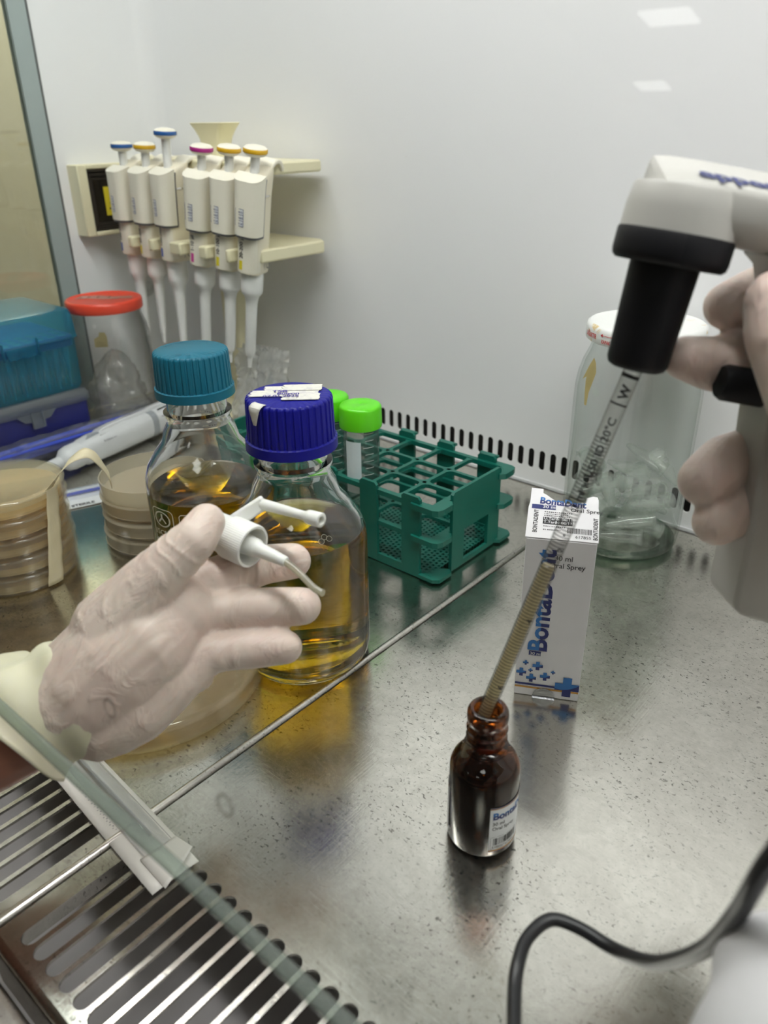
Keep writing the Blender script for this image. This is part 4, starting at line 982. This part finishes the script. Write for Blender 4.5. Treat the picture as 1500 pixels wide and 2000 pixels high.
obj('box_base', MB().loft([boxring(.0045, .0640), boxring(.0020, .068), boxring(.0012, .1170)]), TEALP, b2, True)
obj('tip_tray', MB().loft([boxring(.0045, .1085), boxring(.0035, .1086), boxring(.0030, .1185), boxring(.0040, .1190)]), plain('tray_blue', (.015, .06, .26), .35), b2, True)
obj('lid', MB().loft([boxring(-.0006, .1165), boxring(-.0012, .1172), boxring(-.0004, .1195), boxring(.0004, .1400), boxring(.0024, .1446), boxring(.0060, .1458)]), TEALP, b2, True)
mb = MB(); yc = -.262
mb.prism([(yc - .014, .1075), (yc + .013, .1075), (yc + .0145, .1175), (yc - .0155, .1175)], lambda y, z, h: (h, y, z), BX1 + .0012, BX1 + .0030)
mb.prism([(yc - .0035, .1098), (yc + .0035, .1098), (yc + .0035, .1160), (yc - .0035, .1160)], lambda y, z, h: (h, y, z), BX1 + .0030, BX1 + .0048)
mb.box((BX1 + .0002, yc + .0160, .1075), (BX1 + .0036, yc + .0172, .1240)); mb.box((BX1 + .0002, yc - .0190, .1075), (BX1 + .0036, yc - .0178, .1240))
obj('latch', mb, TEALP, b2, True)
TIPM = thin('tip_plastic', (.55, .78, .85), (.35, .6, .7), .08, .15, .45, .5, (.55, .78, .88))
tip = obj('pipette_tip', MB().lathe([(.0007, .0660), (.0012, .074), (.0031, .098), (.0036, .108), (.0042, .1195), (.0034, .1196)], 14), TIPM); tag(tip, 'pale blue pipette tip standing in the teal tip box', 'pipette tip', 'tips in the teal tip box')
k = 0
for i in range(3):
    for j in range(10):
        o = tip if k == 0 else tip.copy()
        if k: COL.objects.link(o)
        k += 1; o.location = (BX1 - .0090 - .0105 * i, BY1 - .0120 - .0120 * j, 0)

# ================================================================== lying electronic-style pipette
eM = frame_z((-.4200, -.2760, .0165), (-.0320, .1520, .0010))
ep = thing('single_channel_pipette', 'light grey pipette lying on the steel in front of the blue loops', 'pipette', (0, 0, 0), eM)
roll = 0
def esec(z, w, h, r, cx=0, cy=0): return [(x, y, z) for x, y in rrect(w, h, r, 5, cx, cy)]
mb = MB().lathe([(.0030, -.040), (.0042, -.030), (.0058, .003), (.0085, .006), (.0115, .010), (.0125, .016), (.0125, .026), (.0110, .028)], 28); obj('tip_cone', mb, EPIP, ep)
mb = MB(); mb.loft([esec(.026, .020, .022, .008), esec(.032, .024, .026, .009), esec(.060, .026, .028, .010), esec(.118, .027, .028, .010), esec(.122, .0265, .0275, .010)]); obj('handle', mb, EPIP, ep)
mb = MB(); mb.loft([esec(.118, .0275, .0285, .010), esec(.126, .0275, .0285, .010)]); obj('grey_ring', mb, EPIPG, ep)
mb = MB(); mb.loft([esec(.125, .0265, .0275, .010), esec(.190, .027, .028, .010), esec(.200, .020, .022, .008)]); obj('upper_handle', mb, EPIP, ep)
eI = eM.inverted(); side = (eI.to_3x3() @ V((.74, -.2, .64))).normalized(); ang = atan2(side.y, side.x)
upv = (eI.to_3x3() @ V((-.25, 0, .97))).normalized(); ua = atan2(upv.y, upv.x)
def efn(a0, R=.01405): return lambda x, y: (R * cos(a0) + -sin(a0) * y, R * sin(a0) + cos(a0) * y, x)
# raised ejector bar along the top
mb = MB(); Mr = Matrix.Rotation(ua, 4, 'Z')
for z0, z1, hw, h in ((.046, .188, .0065, .0165),):
    rings = []
    for z, k in ((z0, .3), (z0 + .012, .85), (z0 + .030, 1), (z1, 1)):
        rings.append([Mr @ V((.009 + (h - .009) * (k if q else 0), s * hw, z)) for q, s in ((0, -1), (0, 1), (1, 1), (1, -1))])
    mb.loft(rings)
obj('ejector_bar', mb, EPIP, ep, bevel=.0012)
mb = MB(); rings = []
for z, k in ((.034, .3), (.044, 1), (.052, 1)): rings.append([Mr @ V((.0105 + .0035 * k, s * .0075, z)) for s in (-1, 1)] + [Mr @ V((.008, s * .0075, z)) for s in (1, -1)])
mb.loft(rings); obj('grip_pad', mb, EPIPG, ep)
fb = efn(ang, .01415)
mb = MB()
for r_ in range(3):
    x = .050
    while x < .066: w_ = rng.choice((.0005, .0008, .0012)); rect2(mb, x, -.0045 + r_ * .0030, x + w_, -.0020 + r_ * .0030, fb); x += w_ + rng.choice((.0005, .0008))
obj('code_label', mb, GREY_INK, ep)
mb = MB(); n = 16; 
for cx, r0, r1 in ((.092, 0.0005, .0012),): mb.add([fb(cx + r * cos(2 * pi * i / n), r * sin(2 * pi * i / n)) for r in (r0, r1) for i in range(n)], [(i, (i + 1) % n, n + (i + 1) % n, n + i) for i in range(n)])
rect2(mb, .132, -.006, .165, .004, efn(ang, .0142)); obj('volume_window', mb, INK, ep)
ft_ = efn(ua, .0167)
mb = MB(); put_text(mb, 'eppendorf', .0075, ft_, .02, rot=pi, at=(.125, .0028)); obj('brand_print', mb, NAVY_INK, ep)
mb = MB(); put_text(mb, 'Research plus', .0055, ft_, .0, rot=pi, at=(.172, .0022)); obj('model_print', mb, GREY_INK, ep)

# ---- blue loops in a clear bag
for i in range(9):
    y0 = -.335 - .004 * (i % 3); zz = .0125 + .0042 * (i // 3) + .0012 * (i % 2); xx = -.4685 + .0062 * (i % 3) + .002 * (i // 3)
    if i == 0:
        lp0 = thing('inoculation_loop', 'thin blue inoculation loop bundled in the clear bag by the tip boxes', 'inoculation loop', (0, 0, 0), group='blue loops in the clear bag')
        obj('shaft', MB().tube([(0, 0, 0), (0, .10, .0004), (0, .195, 0)], [.0019, .0021, .0017], 8), LOOPB, lp0)
        obj('loop_end', MB().tube([(.0018 * cos(a) , .1985 + .0035 * sin(a) * 1, 0) for a in [2 * pi * q / 12 for q in range(13)]], .0006, 6, False), LOOPB, lp0)
        o = lp0
    else: o = copy_tree(lp0)
    o.matrix_world = Matrix.Translation((xx, y0, zz + .004)) @ Matrix.Rotation(RAD(-1.2 + .8 * (i % 4)), 4, 'Z')
def bagfn(u, v):
    a = 2 * pi * v; y = -.345 + .245 * u; k = min(1, 5 * u + .35, 5 * (1 - u) + .12)
    wob = .0012 * sin(9 * a + 40 * u) + .0010 * sin(31 * u + 3 * a)
    return (-.4615 + (.0130 + wob) * cos(a) * (.6 + .4 * k), y, .0195 + (.0125 + wob) * sin(a) * k)
tag(obj('clear_bag', MB().grid(30, 20, bagfn), FILM), 'clear plastic bag around the blue loops, beside the tip boxes', 'bag')
# ---- sealed paper and film pack between the dish stacks
pk = thing('sealed_pack', 'flat white paper and film pack lying between the petri dish stacks', 'pack', (-.37, -.27, 0))
pa = V((-.3960, -.2860, .001)); pu = V((.0445, -.0165, 0)).normalized(); pv = V((.0045, .0393, 0)).normalized()
pu = V((.34, .94, 0)).normalized(); pv = V((-.94, .34, 0)).normalized()
po = V((-.3560, -.3250, .0006))
pkf = lambda x, y, h=0: tuple(po + pu * x + pv * y + V((0, 0, h)))
obj('paper_back', MB().prism([(0, 0), (.100, 0), (.100, .042), (0, .042)], lambda x, y, h: pkf(x, y, h), 0, .0008), LABELW, pk, True)
obj('film_front', MB().grid(12, 8, lambda a, b: pkf(.100 * a, .016 + .024 * b, .0012 + .006 * sin(pi * b) * min(1, 8 * (1 - a), 8 * a + .2))), FILM, pk, True)
mb = MB(); mb.tube([pkf(.004, .026, .003), pkf(.096, .027, .0032)], .0016, 8); obj('blue_stick', mb, LOOPB, pk, True)
mb = MB(); put_text(mb, 'STERILE', .006, lambda x, y: pkf(x, y, .0011), .03, at=(.022, .0018))
for q in range(16): rect2(mb, .052 + q * .0028, .0025, .052 + q * .0028 + rng.uniform(.001, .0024), .0042, lambda x, y: pkf(x, y, .0011))
obj('pack_print', mb, INK, pk, True)

# ---- clear bag behind the bottles, under the pipettes
from mathutils import noise as MN
def crump(u, v):
    q = V((u * 3.2, v * 3.2, 1.7)); n1 = MN.noise(q); n2 = MN.noise(q * 2.3 + V((5, 1, 0))); n3 = abs(MN.noise(q * 4.5 + V((2, 7, 3))))
    x = -.405 + .060 * u + .006 * v + .004 * n2; z = .010 + .084 * v + .006 * n1
    return (x, -.048 - .022 * (1 - v) - .010 * abs(n1) - .006 * abs(n2) - .004 * n3, z)
tag(obj('crumpled_bag', MB().grid(36, 36, crump).grid(36, 36, lambda u, v: (crump(u, v)[0], crump(v, u)[1] + .012, crump(u, v)[2] * .97)), thin('bag_bright', (.95, .95, .94), (.86, .86, .85), .16, .10, .4, .55, (.93, .94, .93)), smooth=True), 'shiny crumpled clear bag behind the teal-capped bottle', 'bag')

# ================================================================== petri dishes
def make_dish(label, loc, rz, agar=AGAR, mat=DISH, lid=True, group='stacked petri dishes', fill=.0062):
    t = thing('petri_dish', label, 'petri dish', loc, (0, 0, rz), group)
    obj('dish_base', MB().lathe([(0, .0006), (.0400, .0006), (.0405, 0), (.0420, 0), (.0425, .0008), (.0428, .0128), (.0418, .0128), (.0416, .0016), (0, .0016)], 56), mat, t, angle=50)
    if agar: obj('agar', MB().lathe([(0, .0018), (.0415, .0018), (.0415, fill + .0006), (.0405, fill), (0, fill)], 48), agar, t, angle=50)
    if lid: obj('dish_lid', MB().lathe([(.0450, .0036), (.0441, .0036), (.0438, .0130), (.0400, .0136), (0, .0136), (0, .0144), (.0400, .0144), (.0412, .0149), (.0424, .0149), (.0436, .0144), (.0447, .0137), (.0450, .0126)][::-1], 56), mat, t, angle=50)
    return t
names = ['bottom', 'second from bottom', 'middle', 'second from top', 'top']
for i in range(5):
    make_dish('clear petri dish with amber agar, %s of the five in the left stack' % names[i], (-.285 + .0006 * (i % 2), -.385 + .0005 * ((i * 2) % 3), .0001 + .0149 * i), i * 1.1, fill=.0068)
n4 = ['bottom', 'second', 'third', 'top']
for i in range(4):
    make_dish(['frosted petri dish with agar, bottom of the stack behind the teal-capped bottle', 'frosted petri dish with agar, second from bottom behind the teal-capped bottle', 'frosted petri dish with agar, just under the empty dish', 'empty open petri dish on top of the stack beside the teal-capped bottle'][i],
              (-.2485 + .0010 * (i % 2), -.279 + .0008 * (i % 3), .0001 + .0149 * i), i * .9, AGAR2 if i < 3 else None, FROST, i < 3, 'stacked frosted petri dishes', .0055)
# masking tape on the left stack, its free end reaching over to the other stack
def tapefn(u, v):
    z = .0745 - .0725 * v; a = RAD(26 - 19 * v) + (u - .5) * .0128 / .0458; r = .0461 + .0003 * sin(25 * v + 4 * u)
    return (-.285 + r * cos(a), -.385 + r * sin(a), z)
tp = thing('masking_tape', 'cream masking tape strip joining the two petri dish stacks', 'tape', (-.24, -.36, .0))
obj('stuck_strip', MB().grid(5, 20, tapefn), MASK, tp, True, solid=.0002)
ctr = spline([(-.2435, -.3675, .0745), (-.2400, -.3600, .0840), (-.2375, -.3510, .0925), (-.2350, -.3400, .0960), (-.2330, -.3330, .0905), (-.2360, -.3235, .0720), (-.2400, -.3215, .0620)], 6)
def freefn(u, v):
    k = v * (len(ctr) - 1); i = min(int(k), len(ctr) - 2); p = ctr[i].lerp(ctr[i + 1], k - i)
    wd = V((-.55, .75, -.12)).lerp(V((-.55, .2, .8)), v).normalized(); hw = .0064 - .0028 * v + .0004 * sin(30 * v)
    return tuple(p + wd * (u - .5) * 2 * hw)
obj('free_end', MB().grid(5, 30, freefn), MASK, tp, True, solid=.0002)
# the large dish under the hand
ld_ = thing('large_petri_dish', 'large clear petri dish with pale agar, under the gloved hand', 'petri dish', (-.0915, -.3975, .0001))
q = 72
obj('dish_base', MB().lathe([(0, .0008), (.064, .0008), (.0648, 0), (.0668, 0), (.0675, .001), (.0680, .0145), (.0668, .0145), (.0664, .002), (0, .002)], q), DISH, ld_, angle=50)
obj('agar', MB().lathe([(0, .0022), (.0662, .0022), (.0662, .0058), (.0650, .0050), (0, .0050)], q), thin('agar_clear', (.93, .86, .64), (.86, .70, .40), .06, .05, .4, .12, (.85, .74, .48)), ld_, angle=50)
obj('dish_lid', MB().lathe([(.0704, .0040), (.0692, .0040), (.0690, .0150), (.0640, .0158), (0, .0158), (0, .0166), (.0640, .0166), (.0660, .0172), (.0680, .0172), (.0692, .0164), (.0702, .0155), (.0704, .0140)][::-1], q), DISH, ld_, angle=50)
mb = MB(); dr = random.Random(5)
for i in range(90):
    a = dr.uniform(-1.3, 2.2); r_ = .040 + .024 * sqrt(dr.random()); mb.sphere((r_ * cos(a), r_ * sin(a), .0156), dr.uniform(.0003, .0008), 8, 5, (1, 1, .45))
o = obj('condensation', mb, CLEARP, ld_); o['kind'] = 'stuff'

# ================================================================== sterile pouch on the grille
pc = thing('sterile_pouch', 'white peel pouch with a clear window lying across the front grille', 'pouch', (0, -.475, 0))
A_, B_ = V((-.0700, -.4790, .0016)), V((.0415, -.4872, .0016)); du = (B_ - A_).normalized(); dv = V((-du.y, du.x, 0)); Lp = (B_ - A_).length + .04
pf_ = lambda x, y, h=0: tuple(A_ - du * .04 + du * x + dv * y + V((0, 0, h)))
obj('paper_back', MB().grid(20, 6, lambda a, b: pf_(Lp * a, .0245 * b - .0005, .0004 + .0006 * sin(6 * a + 3 * b) + (.004 * max(0, a - .9) * 10 * b * 0))), PAPER, pc, True, solid=.0003)
obj('film_front', MB().grid(24, 8, lambda a, b: pf_(.004 + (Lp - .022) * a, .0075 + .0135 * b, .0012 + .0042 * sin(pi * b) * min(1, 10 * (1 - a) + .05) + .0003 * sin(60 * a))), FILM, pc, True)
obj('swab_stick', MB().tube([pf_(.006, .0145, .0030), pf_(Lp - .028, .0150, .0030)], .0011, 8), plain('stick_grey', (.42, .42, .41), .3), pc, True)
mb = MB()
for y in (.0070, .0215): rect2(mb, .004, y, Lp - .018, y + .0004, lambda x, yy: pf_(x, yy, .0013), 10, 1)
for q in range(40): rect2(mb, .045 + q * .0016, .0045 + .0008 * (q % 2), .045 + q * .0016 + rng.uniform(.0004, .001), .0053 + .0008 * (q % 2), lambda x, yy: pf_(x, yy, .0013))
obj('pouch_print', mb, plain('faint_print', (.40, .39, .37), .7), pc, True)
obj('folded_corner', MB().grid(8, 4, lambda a, b: pf_(Lp - .020 + .022 * a - .006 * a * b, .0050 + .019 * b, .0012 + .006 * a * b * (.4 + .6 * b))), PAPER, pc, True, solid=.0003)

# ================================================================== spray nozzle held in the hand
NA, NB = V((.0010, -.4033, .1394)), V((.0268, -.4005, .1374)); nz_d = (NB - NA).normalized()
nzM = frame_z(NB, nz_d); 
sn = thing('spray_nozzle', 'white spray nozzle with side arm and dip tube, held in the gloved hand', 'spray nozzle', (0, 0, 0), nzM)
def rk_(r, z, a, k): return r - (.00025 * (.5 + .5 * cos(a * 60)) if k in (3, 4) else 0)
obj('ribbed_collar', MB().lathe([(.0080, -.0150), (.0094, -.0148), (.0101, -.0140), (.0103, -.0130), (.0103, -.0008), (.0099, .0), (.0088, .0), (.0086, -.0010), (.0086, -.0120), (.0030, -.0122), (0, -.0122)], 240, mod=rk_), NOZZLE_W, sn, angle=45)
obj('neck_body', MB().lathe([(.0093, -.0150), (.0090, -.0180), (.0088, -.0290), (.0080, -.0330), (0, -.0332)], 40), NOZZLE_W, sn, angle=50)
ws = (nzM.inverted() @ V((.0398, -.4009, .1372))); 
obj('pump_stem', MB().lathe([(.0050, -.0122), (.0048, -.0040), (.0044, .0020), (.0040, .0030), (.0034, .0040), (.0030, .0110), (.0024, .0190), (.0020, .0198), (0, .0199)], 32), NOZZLE_W, sn, angle=50)
w0 = nzM @ V((0, 0, .018)); 
dt = spline([w0, w0.lerp(V((.0563, -.3984, .1325)), .5) + V((0, 0, .0006)), (.0563, -.3984, .1325), (.0622, -.3982, .1293), (.0655, -.3978, .1282), (.0680, -.3976, .1280)], 6)
obj('dip_tube', MB().tube(dt, .0016, 14), DIPT, sn, True); 
# side arm: flat lever rising from the body, then the round spout
a0, a1 = V((.0090, -.3985, .1425)), V((.0172, -.3857, .1507)); spd = V((.0540, -.3826, .1528))
dv_ = (a1 - a0).normalized(); wv_ = dv_.cross(V((.65, -.65, .3))).normalized(); hv_ = wv_.cross(dv_)
mb = MB(); mb.loft([[a + wv_ * (sx * .0034) + hv_ * (sy * .0026) for sx, sy in ((-1, -1), (1, -1), (1, 1), (-1, 1))] for a in (a0 - dv_ * .002, a0.lerp(a1, .6), a1 + dv_ * .0022)]); obj('lever_arm', mb, NOZZLE_W, sn, True, bevel=.0011)
sM = frame_z(a1, spd - a1); LL = (spd - a1).length
obj('spout', MB().lathe([(.0027, -.001), (.0026, .004), (.0021, LL - .0115), (.0023, LL - .0095), (.0032, LL - .0078), (.0034, LL - .0060), (.0034, LL - .0004), (.0030, LL), (.0020, LL), (.0018, LL - .0008), (.0016, LL - .004), (0, LL - .004)], 32, sM), NOZZLE_W, sn, True, angle=50)
obj('spout_bore', MB().lathe([(.0016, LL - .0038), (0, LL - .0038)], 20, sM), plain('bore_brown', (.45, .30, .20), .5), sn, True)

# ================================================================== person: gloved hands, forearm, coat sleeve
def blend_body(name, chains, mat, parent, voxel=.0011, smooth=7, extra=None, flat=None):
    """capsule chains joined into one continuous skin by voxel remeshing and smoothing"""
    mb = MB()
    for ch in chains:
        P_ = [(V(c[:3]), c[3]) for c in ch]
        # resample
        Q = []
        for (p, r), (q, s_) in zip(P_, P_[1:]):
            for k in range(6): Q.append((p.lerp(q, k / 6), r + (s_ - r) * k / 6))
        Q.append(P_[-1])
        pts = [p for p, r in Q]; rad = [r for p, r in Q]
        d0 = (pts[0] - pts[1]).normalized(); d1 = (pts[-1] - pts[-2]).normalized()
        pre = [(pts[0] + d0 * rad[0] * sin(a), rad[0] * cos(a)) for a in (1.45, 1.1, .7, .35)]; post = [(pts[-1] + d1 * rad[-1] * sin(a), rad[-1] * cos(a)) for a in (.35, .7, 1.1, 1.45)]
        al = pre + list(zip(pts, rad)) + post
        mb.tube([p for p, r in al], [r for p, r in al], 20)
    for c in extra or (): mb.sphere(V(c[:3]), c[3], 20, 14)
    o = obj(name, mb, mat, parent, True)
    m = o.modifiers.new('remesh', 'REMESH'); m.mode = 'VOXEL'; m.voxel_size = voxel; m.use_smooth_shade = True
    m = o.modifiers.new('smooth', 'SMOOTH'); m.factor = .5; m.iterations = smooth
    dg = bpy.context.evaluated_depsgraph_get(); me = bpy.data.meshes.new_from_object(o.evaluated_get(dg)); o.modifiers.clear(); o.data = me
    me.shade_smooth(); return o
pers = thing('person', 'person in white coat and cream gloves holding a spray nozzle and a pipette controller', 'person', (.05, -.60, 0))
arm = [(-.0128, -.4879, .0817, .0230), (-.0330, -.5257, .0692, .0255), (-.0433, -.5714, .0630, .031), (-.0600, -.6174, .0491, .038), (-.080, -.665, .032, .042)]
arm_o = blend_body('forearm', [arm[:]], SKIN, pers, .0015, 4)
palm = [(-0.0036, -0.4760, 0.0876, 0.0255), (0.0024, -0.4624, 0.0979, 0.0260), (0.0072, -0.4483, 0.1061, 0.0245), (0.0092, -0.4350, 0.1124, 0.0185)]
palm2 = [(-0.0100, -0.4842, 0.0837, 0.0238), (0.0036, -0.4752, 0.0750, 0.0195), (0.0097, -0.4621, 0.0800, 0.0200), (0.0163, -0.4469, 0.0876, 0.0165), (0.0216, -0.4331, 0.0924, 0.0118)]
palm3 = [(0.0081, -0.4464, 0.1055, 0.0230), (0.0137, -0.4294, 0.1059, 0.0118), (0.0117, -0.4241, 0.1121, 0.0110)]
wrist = [(-0.0122, -0.4897, 0.0804, 0.0235), (-0.0036, -0.4760, 0.0876, 0.0250)]
thumb = [(-0.0001, -0.4594, 0.1123, 0.0190), (0.0081, -0.4460, 0.1305, 0.0134), (0.0151, -0.4354, 0.1417, 0.0110), (0.0194, -0.4259, 0.1493, 0.0098), (0.0177, -0.4175, 0.1540, 0.0084)]
index = [(0.0071, -0.4168, 0.1178, 0.0105), (0.0122, -0.4025, 0.1193, 0.0102), (0.0201, -0.3883, 0.1203, 0.0096), (0.0291, -0.3792, 0.1212, 0.0088)]
middle = [(0.0145, -0.4238, 0.1089, 0.0108), (0.0219, -0.4134, 0.1081, 0.0098), (0.0346, -0.4010, 0.1080, 0.0096), (0.0462, -0.3906, 0.1084, 0.0090)]
ringf = [(0.0218, -0.4330, 0.0945, 0.0108), (0.0300, -0.4234, 0.0937, 0.0090), (0.0397, -0.4133, 0.0940, 0.0089), (0.0488, -0.4051, 0.0945, 0.0080)]
pinky = [(.0166, -.4423, .0829, .0105), (.0083, -.4274, .0716, .0085), (-.0037, -.4230, .0716, .0078), (-.0077, -.4284, .0776, .0068)]
g1 = blend_body('latex_glove', [palm, palm2, palm3, wrist, thumb, index, middle, ringf, pinky], GLOVE, pers, .0010, 6)
g1['label'] = 'cream latex glove on the hand gripping the spray nozzle'
# raised latex folds running across the thumb and palm
def wrinkle(o, seeds, amp):
    me = o.data
    from mathutils import noise
    nrm = [v.normal.copy() for v in me.vertices]
    for v, n in zip(me.vertices, nrm):
        d = 0
        for c, rad, ax, wl in seeds:
            q = v.co - c; r = q.length
            if r < rad:
                f = (1 - r / rad) ** 1.2; ph = q.dot(ax) / wl + 1.3 * noise.noise(v.co * 55)
                d += f * (max(0, sin(ph * 2 * pi)) ** 3 - .15)
        d += .10 * noise.noise(v.co * 90)
        v.co += n * d * amp
    me.update()
wrinkle(g1, [(V((.0150, -.4340, .1440)), .020, V((.6, .2, .75)), .0068), (V((.0020, -.4500, .1230)), .024, V((.75, .45, -.4)), .0085), (V((-.0150, -.4920, .0900)), .026, V((.3, .8, .3)), .0125),
             (V((.0230, -.4110, .1085)), .014, V((.65, .6, 0)), .0065), (V((.0230, -.3960, .1190)), .014, V((.65, .6, 0)), .0070), (V((.0330, -.4180, .0930)), .013, V((.65, .6, 0)), .0065)], .0010)
# flared, crumpled cuff of the glove
ax0, ax1 = V((-.0186, -.5000, .0778)), V((-.0050, -.4778, .0866)); cM = frame_z(ax0, ax1 - ax0)
def cufffn(u, v):
    a = 2 * pi * u; z = .001 + .029 * v
    r = .0262 - .0026 * v + .0018 * sin(3 * a + 1 + 3 * v) * (1 - .6 * v) + .0007 * sin(7 * a + 9 * v) + .0012 * sin(9 * v + 2 * sin(2 * a))
    r += .0035 * (1 - v) ** 6
    z += (.0050 * sin(2 * a + .6) + .0012 * sin(5 * a)) * (1 - v)
    return tuple(cM @ V((r * cos(a), r * sin(a), z)))
cf_ = obj('rolled_cuff', MB().grid(90, 22, cufffn), CUFF, g1, True, solid=.0007); cf_['label'] = 'yellowish crumpled cuff of the glove'
# ---- right hand behind the controller handle
Gw = lambda x, y, z: tuple(gunM @ V((x, y, z)))
rf1 = [(.1990, -.2570, .2500, .0110), (.1850, -.2640, .2490, .0108), (.1775, -.2790, .2450, .0092)]
rf2 = [(.2040, -.2560, .2260, .0120), (.1890, -.2720, .2250, .0118), (.1800, -.2900, .2250, .0108), (.1725, -.3010, .2285, .0085)]
rf3 = [(.2140, -.2620, .1860, .0118), (.2000, -.2720, .1880, .0120), (.1910, -.2900, .1860, .0118), (.1885, -.3030, .1830, .0105)]
rf4 = [(.2200, -.2720, .1690, .0112), (.2070, -.2790, .1710, .0112), (.1985, -.2950, .1690, .0108), (.1965, -.3050, .1680, .0096)]
rth = [(.2420, -.3000, .2010, .0180), (.2220, -.3150, .2260, .0150), (.2075, -.3130, .2460, .0125), (.2030, -.3100, .2550, .0108)]
rpm = [(.2230, -.2540, .2420, .0150), (.2280, -.2600, .2100, .0190), (.2340, -.2680, .1820, .0200), (.2400, -.2760, .1640, .0190)]
rpm2 = [(.2280, -.2620, .2150, .018), (.2450, -.2850, .2000, .023), (.2560, -.3020, .1780, .0250), (.2640, -.3250, .1560, .0240), (.2740, -.3650, .1400, .0225), (.2830, -.4000, .1290, .0232)]
g2 = blend_body('latex_glove', [rf1, rf2, rf3, rf4, rth, rpm, rpm2], GLOVE, pers, .0012, 6); g2['label'] = 'cream latex glove on the hand around the controller handle'
blend_body('forearm', [[(.2800, -.3850, .1330, .0215), (.2890, -.4283, .1240, .0240), (.2950, -.4552, .1170, .026), (.302, -.50, .104, .030)]], SKIN, pers, .0015, 3)
sl = [(.2850, -.4330, .1200), (.2910, -.4600, .1140), (.2980, -.4900, .1050), (.3080, -.5350, .0750), (.320, -.60, .030)]
sp_ = spline(sl, 8); rad = [.0300 + .0009 * sin(i * 1.1) + .0004 * i for i in range(len(sp_))]
obj('coat_sleeve', MB().tube(sp_, rad, 40, False), COAT, pers, True, solid=.0012)
